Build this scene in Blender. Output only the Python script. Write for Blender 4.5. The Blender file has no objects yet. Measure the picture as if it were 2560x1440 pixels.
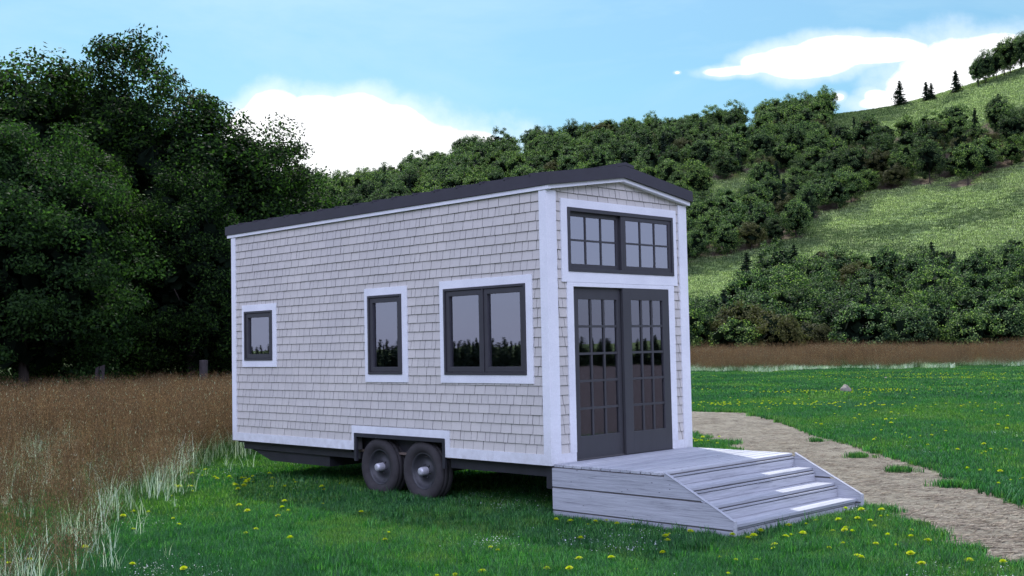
import bpy, bmesh, math, random
import numpy as np
from mathutils import Vector, Matrix, noise
from mathutils.geometry import tessellate_polygon

R = math.radians
sc = bpy.context.scene
COL = sc.collection
random.seed(11)
rng = np.random.default_rng(7)

SKY_STR = .10
SKY_TINT = (1.0, 1.38, 1.30)
FILL_HIGH, FILL_BACK, FILL_COLOR = 2.0, 46.0, (.66, .69, 1.03)  # added fill from unseen high and rear sky, lifts the shaded walls
SUN_E = 5.0
# drifts of dandelions: x, y, count, spread
FLOWER_CLUSTERS = [(-3.4, -2.6, 9, .8), (-1.9, -1.4, 8, .7), (-.2, -1.5, 12, .3, .8), (-.15, -.3, 5, .15, .3), (-.5, -3.4, 14, .7), (1.2, -2.9, 16, .8, .25), (.2, -4.3, 8, .4), (-2.6, 1.0, 7, .7), (-1.5, 2.6, 8, .6),
 (-.6, 4.2, 12, .5), (-.2, 5.9, 22, .35, .5), (-1.2, 5.6, 12, .5), (-3.8, -4.4, 6, .7), (-1.9, -3.4, 6, .8), (-4.6, .2, 6, .7), (-3.2, 3.9, 7, .5), (-5.3, 2.0, 8, .5), (-.6, 7.0, 8, .5, .4), (2.3, -2.75, 8, .2), (1.1, -3.8, 6, .2),
 (8.9, 4.2, 30, .45), (9.8, 5.4, 12, .4), (6.3, -2.2, 13, .5), (6.0, -3.0, 8, .5), (9.5, -.6, 10, .8), (11.5, 1.2, 8, 1.0), (13.6, 2.6, 9, 1.1), (12.2, -1.2, 10, 1.2), (14.5, 0, 7, 1.6), (16, 4.2, 9, 1.6), (17.6, 8.0, 8, 1.4), (19.5, 11.5, 29, 1.2, 1.6),
 (17.8, 12.6, 16, .8), (22, 9, 16, 2), (24, 5, 23, 2.5), (28.4, 12.2, 33, 1.2, 2.2), (27, 17, 21, 2.5, 2), (20, 1.5, 25, 2), (25, 0, 16, 2.5), (33, 8, 37, 3), (36, 14, 37, 4), (38, 24, 25, 4), (45, 18, 67, 3, 5), (50, 12, 37, 5), (52, 22, 29, 6), (47, 28, 33, 4), (18, -2, 10, 2)]

FOREST_NEAR=[(78.9,29.0,"b"),(70.8,45.7,"b"),(77.9,33.5,"b"),(72.8,42.7,"y"),(76.2,37.0,"b"),(82.5,28.2,"b"),(79.8,36.7,"b"),(81.5,33.4,"b"),(77.5,42.1,"y"),(74.3,47.3,"y"),(73.3,51.7,"b"),(85.5,31.5,"b"),(81.3,41.6,"b"),(78.0,47.2,"b"),(85.0,36.6,"b"),(81.4,45.4,"b"),(78.3,50.9,"b"),(85.0,40.8,"c"),(90.2,30.2,"b"),(88.7,33.7,"b"),(77.4,54.4,"b"),(88.1,38.6,"b"),(85.3,44.5,"b"),(82.4,49.8,"b"),(81.8,54.0,"c"),(92.8,34.4,"y"),(92.2,38.2,"b"),(87.4,48.0,"b"),(96.2,30.6,"c"),(85.6,53.3,"b"),(92.0,43.6,"b"),(84.2,56.9,"b"),(94.6,41.1,"b"),(91.4,47.7,"b"),(89.6,51.0,"b"),(97.2,36.0,"b"),(100.8,33.0,"b"),(88.8,56.9,"b"),(98.7,40.0,"b"),(92.3,53.3,"b"),(95.7,48.1,"b"),(98.4,45.1,"b"),(102.7,38.9,"b"),(95.8,55.2,"b"),(102.8,42.5,"b"),(100.3,48.3,"c"),(94.5,59.3,"b"),(106.4,38.3,"b"),(99.3,53.4,"b"),(106.0,44.5,"b"),(109.3,40.6,"b"),(110.8,37.2,"b"),(99.0,60.6,"b"),(105.8,49.7,"b"),(102.8,55.5,"b"),(110.1,44.5,"b"),(113.1,40.0,"b"),(107.5,53.0,"b"),(103.4,60.7,"b"),(110.2,48.5,"b"),(101.7,63.9,"b"),(114.1,44.0,"b"),(108.9,58.1,"y"),(105.7,63.7,"b"),(117.6,40.5,"b"),(111.2,54.5,"b"),(114.1,50.0,"b"),(116.9,47.0,"c"),(111.2,61.0,"b"),(121.3,40.4,"b"),(109.5,64.5,"b"),(120.0,44.0,"b"),(117.6,51.4,"b"),(114.6,57.2,"y"),(120.6,48.5,"c"),(114.4,63.0,"b"),(118.3,55.9,"b"),(125.1,42.5,"b"),(122.4,52.0,"c"),(124.6,47.0,"b"),(115.3,68.4,"b"),(119.0,62.7,"b"),(123.6,58.3,"b"),(126.4,52.9,"b"),(119.3,68.0,"b"),(130.7,45.2,"b"),(123.4,62.6,"b"),(123.8,66.9,"y"),(128.1,60.7,"b"),(130.3,57.6,"b"),(127.9,64.7,"b"),(144.1,96.0,"b"),(141.6,100.3,"b"),(147.6,93.8,"y"),(151.5,91.7,"b"),(148.7,98.1,"b"),(147.6,102.1,"b"),(155.5,90.3,"b"),(153.9,96.0,"b"),(152.5,100.7,"b"),(159.0,92.9,"b"),(156.6,99.4,"c"),(153.6,105.2,"b"),(162.7,94.7,"c"),(160.5,100.5,"b"),(159.0,105.9,"b"),(156.1,110.1,"b"),(163.1,104.0,"b"),(166.4,99.0,"y"),(159.1,113.7,"b"),(162.3,110.4,"b"),(171.3,96.6,"c"),(166.9,105.4,"b"),(171.8,102.3,"c"),(166.2,112.0,"b"),(174.7,98.7,"b"),(164.6,116.1,"b"),(170.4,108.4,"b"),(178.4,95.5,"b"),(177.1,103.2,"b"),(170.2,114.1,"b"),(175.2,107.5,"b"),(182.7,94.8,"b"),(168.1,118.1,"b"),(173.5,111.3,"b"),(180.7,99.7,"b"),(168.6,122.2,"b"),(180.6,106.1,"b"),(184.3,102.1,"b"),(189.1,94.6,"b"),(191.3,90.5,"y"),(180.4,111.2,"b"),(198.3,76.7,"b"),(170.0,127.3,"b"),(188.8,98.9,"b"),(201.4,72.8,"b"),(174.7,123.4,"b"),(198.8,81.9,"b"),(186.0,108.1,"b"),(188.7,104.3,"b"),(195.8,91.2,"b"),(183.3,114.2,"b"),(202.1,78.2,"b"),(205.6,70.4,"b"),(175.0,127.8,"b"),(193.0,99.5,"b"),(195.7,96.0,"y"),(200.6,87.5,"b"),(192.9,104.0,"b"),(190.2,109.1,"b"),(173.3,134.2,"b"),(204.2,83.0,"y"),(188.1,113.9,"c"),(180.9,127.6,"b"),(209.2,75.3,"b"),(207.8,79.3,"y"),(177.7,133.0,"b"),(198.0,101.3,"y"),(200.1,97.6,"b"),(202.5,93.7,"b"),(196.8,105.4,"b"),(195.0,109.2,"b"),(204.9,90.0,"y"),(190.2,117.8,"y"),(207.6,85.7,"c"),(176.5,139.4,"b"),(213.8,73.3,"b"),(150.4,167.9,"c"),(160.7,158.0,"b"),(184.5,129.8,"c"),(171.0,147.0,"c"),(210.9,82.8,"b"),(187.8,125.5,"b"),(203.9,99.1,"b"),(158.4,161.7,"b"),(181.6,135.5,"b"),(195.0,116.1,"b"),(147.6,172.2,"b"),(154.8,165.8,"b"),(200.8,106.4,"b"),(164.7,156.0,"b"),(208.8,91.8,"b"),(193.5,121.2,"b"),(177.5,143.7,"c"),(208.6,96.2,"b"),(212.5,87.9,"b"),(132.9,187.0,"b"),(145.2,177.6,"b"),(215.9,80.3,"b"),(192.3,125.5,"c"),(181.5,140.6,"b"),(164.0,161.0,"b"),(218.7,74.7,"b"),(171.0,154.1,"b"),(201.5,112.2,"b"),(207.5,101.5,"b"),(176.3,149.4,"b"),(157.5,169.2,"b"),(198.1,119.8,"b"),(213.0,92.1,"y"),(185.9,138.0,"b"),(137.6,186.4,"b"),(189.8,132.9,"b"),(204.7,109.4,"c"),(161.2,166.6,"b"),(151.7,175.6,"b"),(155.2,173.1,"b"),(180.3,146.8,"c"),(141.9,185.4,"b"),(212.2,98.6,"c"),(217.9,86.0,"c"),(146.4,182.0,"b"),(167.9,163.0,"b"),(196.0,128.3,"b"),(220.3,82.0,"b"),(198.9,124.0,"b"),(185.5,143.1,"c"),(171.6,159.6,"y"),(209.8,105.9,"b"),(190.5,137.1,"b"),(175.2,156.0,"b"),(203.1,118.2,"b"),(205.9,114.3,"b"),(189.2,141.1,"c"),(153.1,180.0,"b"),(219.2,90.4,"b"),(141.6,189.6,"c"),(213.3,103.5,"b"),(195.1,133.9,"b"),(138.3,192.3,"c"),(217.4,95.7,"b"),(158.7,176.0,"b"),(164.6,170.7,"b"),(168.4,167.3,"b"),(210.9,111.1,"b"),(149.1,185.7,"b"),(199.1,131.1,"b"),(145.9,188.5,"b"),(176.4,160.3,"b"),(203.9,124.0,"b"),(179.4,157.3,"b"),(173.0,164.2,"b"),(182.6,153.8,"b"),(193.5,140.2,"y"),(186.5,149.6,"b"),(163.5,174.7,"b"),(209.4,117.2,"b"),(218.3,100.9,"b"),(207.8,121.3,"b"),(215.9,108.0,"y"),(160.1,180.2,"b"),(143.3,194.4,"b"),(156.9,183.5,"y"),(192.8,145.5,"c"),(150.1,190.0,"b"),(203.3,131.8,"c"),(213.5,115.3,"b"),(183.5,158.5,"b"),(206.4,128.1,"b"),(199.3,138.9,"b"),(176.1,167.2,"b"),(140.7,198.2,"b"),(186.6,155.6,"b"),(172.8,170.8,"b"),(181.0,162.3,"b"),(154.5,188.0,"c"),(147.8,193.8,"b"),(202.4,135.9,"b"),(166.1,178.5,"c"),(212.0,121.5,"b"),(170.5,174.6,"b"),(190.7,153.5,"b")]
FOREST_FAR=[(210.7,126.5,"b"),(199.4,143.4,"b"),(164.3,182.5,"b"),(219.0,113.1,"c"),(194.6,151.1,"c"),(161.8,186.0,"b"),(185.5,162.4,"b"),(181.1,167.5,"b"),(207.3,135.0,"b"),(216.5,120.0,"y"),(147.9,198.4,"b"),(189.9,158.6,"b"),(198.4,148.2,"b"),(210.4,131.5,"b"),(157.8,191.4,"b"),(143.7,202.5,"b"),(154.3,194.6,"b"),(169.8,181.3,"b"),(179.3,172.0,"b"),(175.5,176.5,"b"),(202.5,147.1,"c"),(214.6,129.5,"c"),(168.4,185.6,"b"),(197.4,154.9,"b"),(206.0,143.6,"b"),(174.2,180.8,"b"),(208.8,139.9,"y"),(184.5,170.6,"b"),(195.2,158.8,"b"),(220.8,121.6,"b"),(218.1,126.4,"b"),(164.4,190.9,"b"),(201.7,151.6,"b"),(160.3,195.2,"b"),(155.6,199.4,"c"),(189.3,168.0,"b"),(193.6,163.7,"b"),(152.0,203.4,"b"),(184.7,175.3,"b"),(170.1,189.7,"b"),(201.5,156.1,"y"),(174.2,186.2,"b"),(178.5,182.4,"b"),(222.6,125.9,"b"),(148.9,208.1,"b"),(208.2,148.8,"b"),(219.3,132.2,"y"),(212.3,144.0,"b"),(167.0,194.6,"b"),(163.8,198.3,"y"),(190.8,173.0,"b"),(215.8,141.4,"b"),(201.8,160.6,"b"),(159.7,203.7,"c"),(207.8,155.1,"b"),(156.2,207.4,"b"),(177.9,189.0,"b"),(187.2,179.8,"b"),(221.0,136.8,"b"),(199.3,167.0,"b"),(195.4,171.6,"b"),(183.2,185.8,"b"),(173.5,195.1,"b"),(150.4,213.7,"c"),(225.8,131.7,"b"),(228.5,128.0,"b"),(206.3,160.9,"b"),(203.7,164.6,"b"),(216.5,147.8,"b"),(193.8,176.5,"b"),(213.0,154.3,"b"),(171.7,199.9,"b"),(163.7,206.7,"b"),(167.4,203.9,"b"),(155.8,213.1,"b"),(202.9,169.9,"b"),(160.6,210.6,"b"),(217.0,152.2,"c"),(192.7,181.9,"b"),(212.0,159.5,"b"),(184.6,190.4,"b"),(200.3,173.8,"b"),(180.9,194.2,"b"),(227.1,137.9,"b"),(230.9,132.1,"b"),(222.4,147.0,"c"),(196.6,179.9,"b"),(209.7,165.0,"b"),(234.8,129.3,"b"),(179.7,198.6,"b"),(167.5,209.5,"b"),(217.6,157.1,"b"),(172.3,205.9,"b"),(221.4,152.1,"b"),(155.0,219.6,"b"),(207.4,170.8,"b"),(189.1,191.4,"b"),(177.4,202.6,"b"),(214.1,163.5,"b"),(165.0,213.1,"b"),(201.3,179.6,"c"),(205.9,175.6,"b"),(184.9,197.7,"b"),(211.4,169.0,"b"),(235.9,133.9,"y"),(162.9,217.1,"b"),(231.5,142.4,"b"),(233.9,138.7,"b"),(198.3,185.7,"b"),(227.0,149.6,"b"),(159.3,220.8,"b"),(171.6,211.6,"b"),(223.6,156.2,"b"),(221.0,159.9,"b"),(190.2,195.9,"b"),(175.7,209.4,"b"),(179.4,206.8,"b"),(216.6,168.2,"b"),(197.6,190.1,"b"),(169.7,215.6,"b"),(183.8,204.4,"b"),(210.4,177.5,"y"),(188.0,201.9,"b"),(231.0,151.8,"b"),(238.1,141.4,"b"),(167.5,220.3,"b"),(214.7,175.0,"b"),(226.0,160.3,"b"),(220.9,167.4,"b"),(208.4,182.9,"b"),(204.5,187.2,"b"),(242.1,136.1,"b"),(176.5,214.3,"b"),(235.9,146.8,"b"),(224.1,164.2,"b"),(183.2,209.1,"y"),(229.7,156.9,"b"),(201.1,192.7,"b"),(172.3,219.3,"y"),(218.8,173.4,"b"),(196.0,198.7,"b"),(214.4,179.4,"b"),(188.5,206.5,"b"),(192.3,203.0,"b"),(166.7,224.7,"y"),(242.5,140.4,"b"),(163.4,227.9,"y"),(240.7,145.1,"b"),(235.1,154.1,"b"),(247.1,135.6,"b"),(225.5,168.7,"b"),(184.3,213.4,"b"),(232.6,160.5,"b"),(213.3,185.4,"b"),(204.2,196.5,"b"),(220.9,177.6,"b"),(172.8,224.8,"b"),(176.7,222.2,"y"),(208.2,193.1,"b"),(217.8,182.2,"b"),(241.7,149.5,"b"),(196.9,204.8,"c"),(211.8,189.7,"b"),(163.8,232.7,"b"),(168.4,229.4,"b"),(248.0,140.3,"b"),(181.8,219.2,"b"),(193.5,208.9,"b"),(237.0,158.2,"b"),(225.5,174.0,"b"),(245.5,145.1,"b"),(231.7,166.0,"b"),(190.4,212.1,"c"),(89.8,125.8,"c"),(116.0,149.3,"b"),(80.1,71.7,"b"),(146.4,157.4,"b"),(80.7,112.9,"c"),(131.5,163.3,"c"),(117.4,166.7,"b"),(150.4,156.2,"b"),(157.5,138.8,"b"),(94.2,97.5,"b"),(142.8,216.3,"c"),(145.4,142.0,"b"),(123.1,147.6,"b"),(69.0,80.4,"b"),(109.7,109.1,"b"),(108.1,88.8,"b"),(61.8,65.9,"b"),(106.2,129.7,"b"),(119.6,158.2,"b"),(92.6,149.8,"b"),(61.7,79.0,"b"),(96.6,136.3,"b"),(81.9,123.1,"b"),(63.9,81.9,"b"),(78.0,60.6,"b"),(116.7,103.2,"b"),(73.5,63.7,"b"),(63.5,71.3,"c"),(100.2,119.5,"y"),(71.4,109.3,"c"),(159.2,229.6,"b"),(130.6,198.0,"b"),(78.2,128.7,"b"),(146.6,232.5,"y"),(163.0,121.6,"b"),(49.6,79.6,"b"),(93.8,89.1,"b"),(158.7,146.7,"c"),(120.8,95.3,"b"),(143.3,209.5,"b"),(84.8,111.0,"b"),(147.9,145.4,"b"),(128.7,207.2,"b"),(67.9,90.2,"b"),(159.4,154.0,"b"),(121.1,125.9,"b"),(112.1,129.3,"b"),(141.1,126.8,"b"),(101.8,163.2,"b"),(141.4,181.1,"b"),(104.4,31.8,"y"),(77.2,85.9,"y"),(87.0,99.5,"b"),(131.1,167.8,"b"),(62.6,99.4,"c"),(102.5,139.0,"b"),(66.5,85.2,"b"),(141.2,122.7,"b"),(87.8,26.9,"b"),(81.5,105.5,"b"),(123.4,189.4,"b"),(110.1,179.4,"b"),(122.8,194.2,"b"),(134.8,207.4,"b"),(124.5,162.4,"b"),(124.4,113.7,"b"),(123.1,153.8,"c"),(110.5,32.8,"b"),(123.1,168.3,"b"),(136.8,113.3,"b"),(117.9,36.8,"y"),(90.2,108.2,"b"),(68.0,68.5,"b"),(158.2,234.0,"b"),(75.9,92.3,"b"),(101.0,80.5,"y"),(99.1,113.1,"b"),(141.0,170.7,"c"),(114.0,174.3,"y"),(143.1,117.1,"b"),(114.2,156.1,"b"),(96.7,103.0,"b"),(137.7,140.2,"b"),(142.5,104.2,"y"),(89.2,134.1,"c"),(115.2,92.8,"b"),(125.1,109.6,"b"),(68.1,49.5,"b"),(84.7,73.2,"b"),(151.8,241.5,"b"),(58.0,61.6,"b"),(135.4,198.8,"b"),(124.3,122.1,"b"),(163.5,141.8,"c"),(143.1,160.4,"b"),(119.1,121.1,"b"),(155.3,238.6,"b"),(142.4,165.5,"b"),(124.7,141.2,"b"),(53.4,89.5,"c"),(60.4,57.3,"b"),(108.0,154.4,"b"),(120.8,143.1,"b"),(97.2,80.0,"b"),(117.8,116.4,"b"),(136.2,118.5,"y"),(142.3,108.9,"b"),(150.5,162.4,"b"),(57.5,87.2,"b"),(53.6,66.5,"b"),(69.8,54.8,"b"),(72.6,96.2,"b"),(146.4,164.2,"b"),(64.1,57.5,"b"),(152.1,110.3,"b"),(122.2,178.0,"b"),(97.0,140.3,"b"),(107.1,83.7,"b"),(78.3,99.3,"b"),(94.0,129.7,"b"),(164.2,129.6,"b"),(102.6,94.4,"b"),(123.9,105.5,"b"),(131.9,202.3,"b"),(139.0,153.8,"c"),(69.0,105.8,"b"),(132.3,128.2,"b"),(96.3,85.4,"b"),(65.5,64.3,"b"),(117.3,107.4,"b"),(131.6,143.9,"b"),(92.5,84.3,"b"),(144.8,153.6,"b"),(122.4,131.4,"b"),(116.4,136.1,"b"),(148.7,124.4,"c"),(166.4,149.4,"c"),(93.7,72.6,"b"),(137.6,129.9,"c"),(97.3,94.6,"b"),(154.3,130.8,"b"),(145.9,222.1,"b"),(77.4,114.7,"b"),(124.9,37.4,"b"),(83.2,22.9,"b"),(152.8,117.4,"b"),(112.8,98.3,"b"),(87.0,68.9,"b"),(135.9,172.1,"b"),(111.3,116.1,"b"),(113.0,88.8,"b"),(55.8,73.8,"b"),(103.8,114.6,"b"),(101.2,102.9,"b"),(147.6,106.6,"b"),(79.4,77.0,"b"),(50.8,71.2,"b"),(102.2,106.8,"b"),(94.2,117.6,"b"),(57.1,67.5,"b"),(102.4,88.3,"b"),(124.8,173.8,"b"),(143.0,138.2,"b"),(141.8,147.7,"b"),(151.2,142.5,"b"),(139.8,212.3,"y"),(113.2,140.1,"b"),(130.1,101.0,"b"),(85.4,115.4,"b"),(165.8,125.6,"b"),(102.8,151.8,"b"),(117.4,129.8,"b"),(100.0,125.1,"b"),(149.1,137.4,"c"),(79.9,94.1,"b"),(155.3,151.2,"b"),(146.2,149.4,"b"),(109.7,143.9,"b"),(113.9,185.4,"b"),(84.0,129.2,"b"),(123.4,185.2,"b"),(105.0,101.2,"b"),(81.3,85.5,"b"),(50.2,75.5,"b"),(75.6,68.6,"b"),(121.1,109.8,"b"),(119.6,173.4,"y"),(118.5,188.9,"y"),(132.5,193.8,"y"),(157.8,134.5,"b"),(99.0,148.1,"b"),(74.7,56.6,"b"),(89.9,96.4,"b"),(136.1,145.2,"b"),(131.3,179.1,"b"),(79.5,119.9,"b"),(130.0,124.2,"b"),(91.3,78.2,"b"),(57.3,82.8,"b"),(72.4,73.9,"b"),(86.4,77.2,"b"),(103.2,168.2,"b"),(133.2,134.3,"b"),(153.8,231.7,"b"),(90.5,142.5,"b"),(109.7,134.7,"b"),(150.3,234.9,"b"),(66.1,60.7,"b"),(102.1,145.6,"b"),(150.1,131.2,"b"),(128.4,188.9,"c"),(78.2,124.4,"b"),(150.0,227.8,"y"),(108.5,162.8,"b"),(134.7,217.2,"b"),(114.1,121.4,"y"),(138.4,107.1,"b"),(45.1,76.5,"b"),(91.4,100.6,"b"),(106.1,136.3,"b"),(215.8,67.6,"b"),(133.5,105.4,"b"),(61.1,90.5,"b"),(128.0,104.7,"b"),(134.2,156.4,"b"),(108.7,170.4,"y"),(131.5,148.6,"b"),(164.3,135.2,"b"),(166.4,144.8,"b"),(87.4,105.3,"b"),(126.7,97.2,"c"),(105.7,111.1,"b"),(173.3,143.0,"b"),(109.0,96.1,"b"),(73.1,103.3,"b"),(94.2,27.6,"b"),(75.5,120.1,"b"),(126.3,199.0,"b"),(83.2,66.6,"b"),(105.4,143.2,"b"),(71.3,113.1,"b"),(89.8,138.2,"c"),(115.8,162.8,"b"),(116.4,142.8,"b"),(69.5,59.5,"y"),(84.3,80.3,"y"),(106.2,106.4,"b"),(84.9,84.1,"c"),(109.4,102.1,"b"),(119.1,182.4,"b"),(129.8,109.6,"b"),(138.5,221.3,"b"),(135.7,99.5,"b"),(61.4,86.9,"b"),(105.9,118.8,"y"),(154.7,122.9,"b"),(104.8,160.4,"b"),(158.5,128.6,"y"),(53.7,78.4,"c"),(148.2,118.5,"b"),(90.8,114.8,"b"),(127.8,129.2,"b"),(145.8,132.1,"b"),(77.6,110.6,"b"),(72.0,118.7,"b"),(123.9,158.3,"b"),(97.6,108.3,"b"),(111.8,167.1,"b"),(74.8,79.2,"b"),(89.7,120.4,"b"),(68.7,73.8,"b"),(85.4,140.6,"b"),(128.9,135.9,"c"),(117.5,177.4,"b"),(67.6,111.4,"b"),(135.6,149.7,"b"),(168.9,137.0,"b"),(65.3,76.3,"b"),(88.9,85.8,"b"),(127.6,153.0,"y"),(64.5,105.9,"b"),(86.4,124.0,"b"),(145.9,112.2,"b"),(137.3,164.6,"b"),(100.5,129.7,"b"),(110.0,124.1,"c"),(125.0,137.0,"b"),(134.0,182.2,"c"),(152.5,134.6,"b"),(112.6,152.4,"b"),(134.9,124.7,"b"),(105.8,149.2,"b"),(84.3,90.8,"b"),(90.4,70.8,"b"),(98.4,76.0,"y"),(155.3,157.8,"b"),(206.3,63.9,"b"),(111.1,158.9,"b"),(61.8,60.7,"b"),(122.7,98.7,"c"),(127.7,181.4,"c"),(129.5,41.5,"b"),(131.5,213.5,"c"),(132.0,115.6,"b"),(66.2,102.2,"b"),(62.3,95.7,"c"),(113.4,105.7,"b"),(143.0,229.0,"b"),(129.4,118.8,"b"),(120.6,135.9,"b"),(129.3,157.3,"b"),(93.6,93.2,"b"),(52.2,85.0,"b"),(59.4,73.2,"b"),(137.9,159.5,"b"),(57.8,78.4,"b"),(97.6,159.7,"b"),(158.2,120.9,"b"),(117.9,98.5,"b"),(105.1,91.2,"b"),(95.8,122.0,"c"),(85.4,136.1,"b"),(134.0,109.4,"b"),(72.7,83.7,"b"),(80.7,81.4,"b"),(89.4,91.3,"b"),(95.8,152.9,"b"),(80.2,90.5,"b"),(115.6,111.1,"b"),(131.4,172.7,"b"),(110.1,148.7,"c"),(76.3,105.8,"b"),(138.5,134.1,"b"),(100.0,156.2,"y"),(104.6,125.1,"b"),(155.8,225.6,"b"),(168.6,132.7,"b"),(89.7,129.9,"b"),(139.8,206.7,"b"),(47.2,69.8,"c"),(132.3,139.3,"b"),(83.7,119.3,"b"),(99.4,27.8,"b"),(83.4,60.5,"b"),(65.0,53.7,"b"),(71.1,87.3,"b"),(114.7,181.0,"b"),(119.9,163.1,"b"),(153.7,147.2,"b"),(94.4,145.0,"b"),(93.1,105.1,"b"),(108.2,139.9,"b"),(119.0,152.8,"y"),(79.6,57.3,"b"),(58.8,98.3,"c"),(83.6,95.3,"b"),(77.0,74.3,"b"),(78.3,65.1,"b"),(68.2,96.0,"b"),(137.4,176.3,"b"),(81.6,133.0,"b"),(74.4,99.6,"b"),(127.4,145.4,"b"),(89.6,146.7,"c"),(56.8,94.1,"b"),(94.5,111.5,"b"),(98.9,98.2,"b"),(150.2,221.2,"b"),(150.7,151.0,"b"),(69.0,63.4,"b"),(145.0,128.0,"b"),(141.8,112.9,"y"),(127.0,193.0,"b"),(102.2,134.9,"b"),(83.0,100.5,"b"),(161.4,149.9,"y"),(147.8,217.4,"b"),(72.0,91.9,"b"),(202.5,67.7,"b"),(211.1,66.7,"b"),(142.2,224.6,"b"),(120.6,103.4,"b"),(50.1,67.3,"b"),(114.5,33.6,"b"),(108.8,175.5,"b"),(42.6,72.4,"b"),(98.2,89.6,"c"),(100.3,84.3,"b"),(91.5,25.2,"b"),(147.6,238.5,"b"),(155.5,142.3,"b"),(138.6,202.3,"b"),(110.5,85.7,"b"),(141.3,143.2,"b"),(127.1,165.5,"b"),(122.0,116.9,"b"),(110.0,92.3,"b"),(168.5,141.1,"b"),(160.9,125.2,"b"),(125.2,125.9,"b"),(113.3,146.3,"b"),(71.4,77.7,"y"),(127.0,169.9,"b"),(88.3,81.9,"b"),(69.5,100.0,"c"),(138.6,103.0,"b"),(116.0,125.2,"b"),(125.2,203.4,"c"),(107.2,34.5,"b"),(98.3,144.2,"b"),(132.2,152.6,"b"),(127.7,176.9,"b"),(118.8,193.0,"c"),(93.4,133.7,"b"),(113.8,132.9,"b"),(115.4,170.4,"b"),(141.7,175.1,"c"),(209.7,70.8,"b"),(71.2,70.1,"b"),(141.8,131.3,"b"),(145.0,168.8,"b"),(93.8,125.8,"b"),(65.7,93.3,"b"),(60.4,69.2,"b"),(119.0,91.2,"b"),(89.2,74.4,"b"),(54.2,70.4,"b"),(152.0,126.9,"b"),(126.1,132.9,"b"),(145.6,121.6,"b"),(94.8,76.8,"b"),(202.4,62.8,"b"),(149.6,114.5,"b"),(104.2,155.8,"b"),(62.0,103.2,"b"),(110.4,120.0,"b"),(54.4,63.0,"b"),(128.5,113.7,"c")]
VX,VY=-9.418,-8.890
FWX,FWY=0.70537,0.70884
RTX,RTY=0.70884,-0.70537
AZ=[-180,-120,-60,-40,-20,-14,-10.4,-5.6,-3.6,-.2,4.4,8.4,11.3,13.4,15.7,18.9,21.5,24.3,29.7,40,60,110,180]
ER=[2,2,2,170,300,350,385,390,450,478,508,515,532,548,566,583,623,670,780,620,2,2,2]
def lerp_t(x,xs,ys):
    if x<=xs[0]: return ys[0]
    for i in range(1,len(xs)):
        if x<=xs[i]:
            t=(x-xs[i-1])/(xs[i]-xs[i-1]); return ys[i-1]+(ys[i]-ys[i-1])*t
    return ys[-1]
def ground_z(x,y):
    dx,dy=x-VX,y-VY
    f=dx*FWX+dy*FWY; l=dx*RTX+dy*RTY
    r=math.hypot(dx,dy)
    if r<95: return 0.0
    az=math.degrees(math.atan2(l,f))
    e=(lerp_t(az-1.5,AZ,ER)+lerp_t(az,AZ,ER)*2+lerp_t(az+1.5,AZ,ER))/4
    ca=max(.35,math.cos(math.radians(az)))
    t=min(1.,(r-95)/205.)
    g=t*(1-.12*math.sin(t*math.pi*2)/1.2) if t<1 else 1.
    rr=min(r,300.)
    z=1.95*g+e*g*rr*ca/2840.
    b=math.sin(math.pi*min(t,1))
    z+=b*(1.1*math.sin(x*.031+1.3)*math.cos(y*.043)+.5*math.sin(x*.09+y*.07)+.3*math.sin(x*.17-y*.13))
    if r>300: z*=max(.1,1-(r-300)/350.)
    return z

# ------------------------------------------------------------------ helpers
def link(o, parent=None):
    COL.objects.link(o)
    if parent: o.parent = parent
    return o

def tag(o, label=None, cat=None, group=None, kind=None):
    if label: o['label'] = label
    if cat: o['category'] = cat
    if group: o['group'] = group
    if kind: o['kind'] = kind
    return o

def empty(name, loc=(0, 0, 0), rz=0.0):
    o = bpy.data.objects.new(name, None)
    o.empty_display_size = .2
    o.location = loc; o.rotation_euler = (0, 0, rz)
    return link(o)

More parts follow.
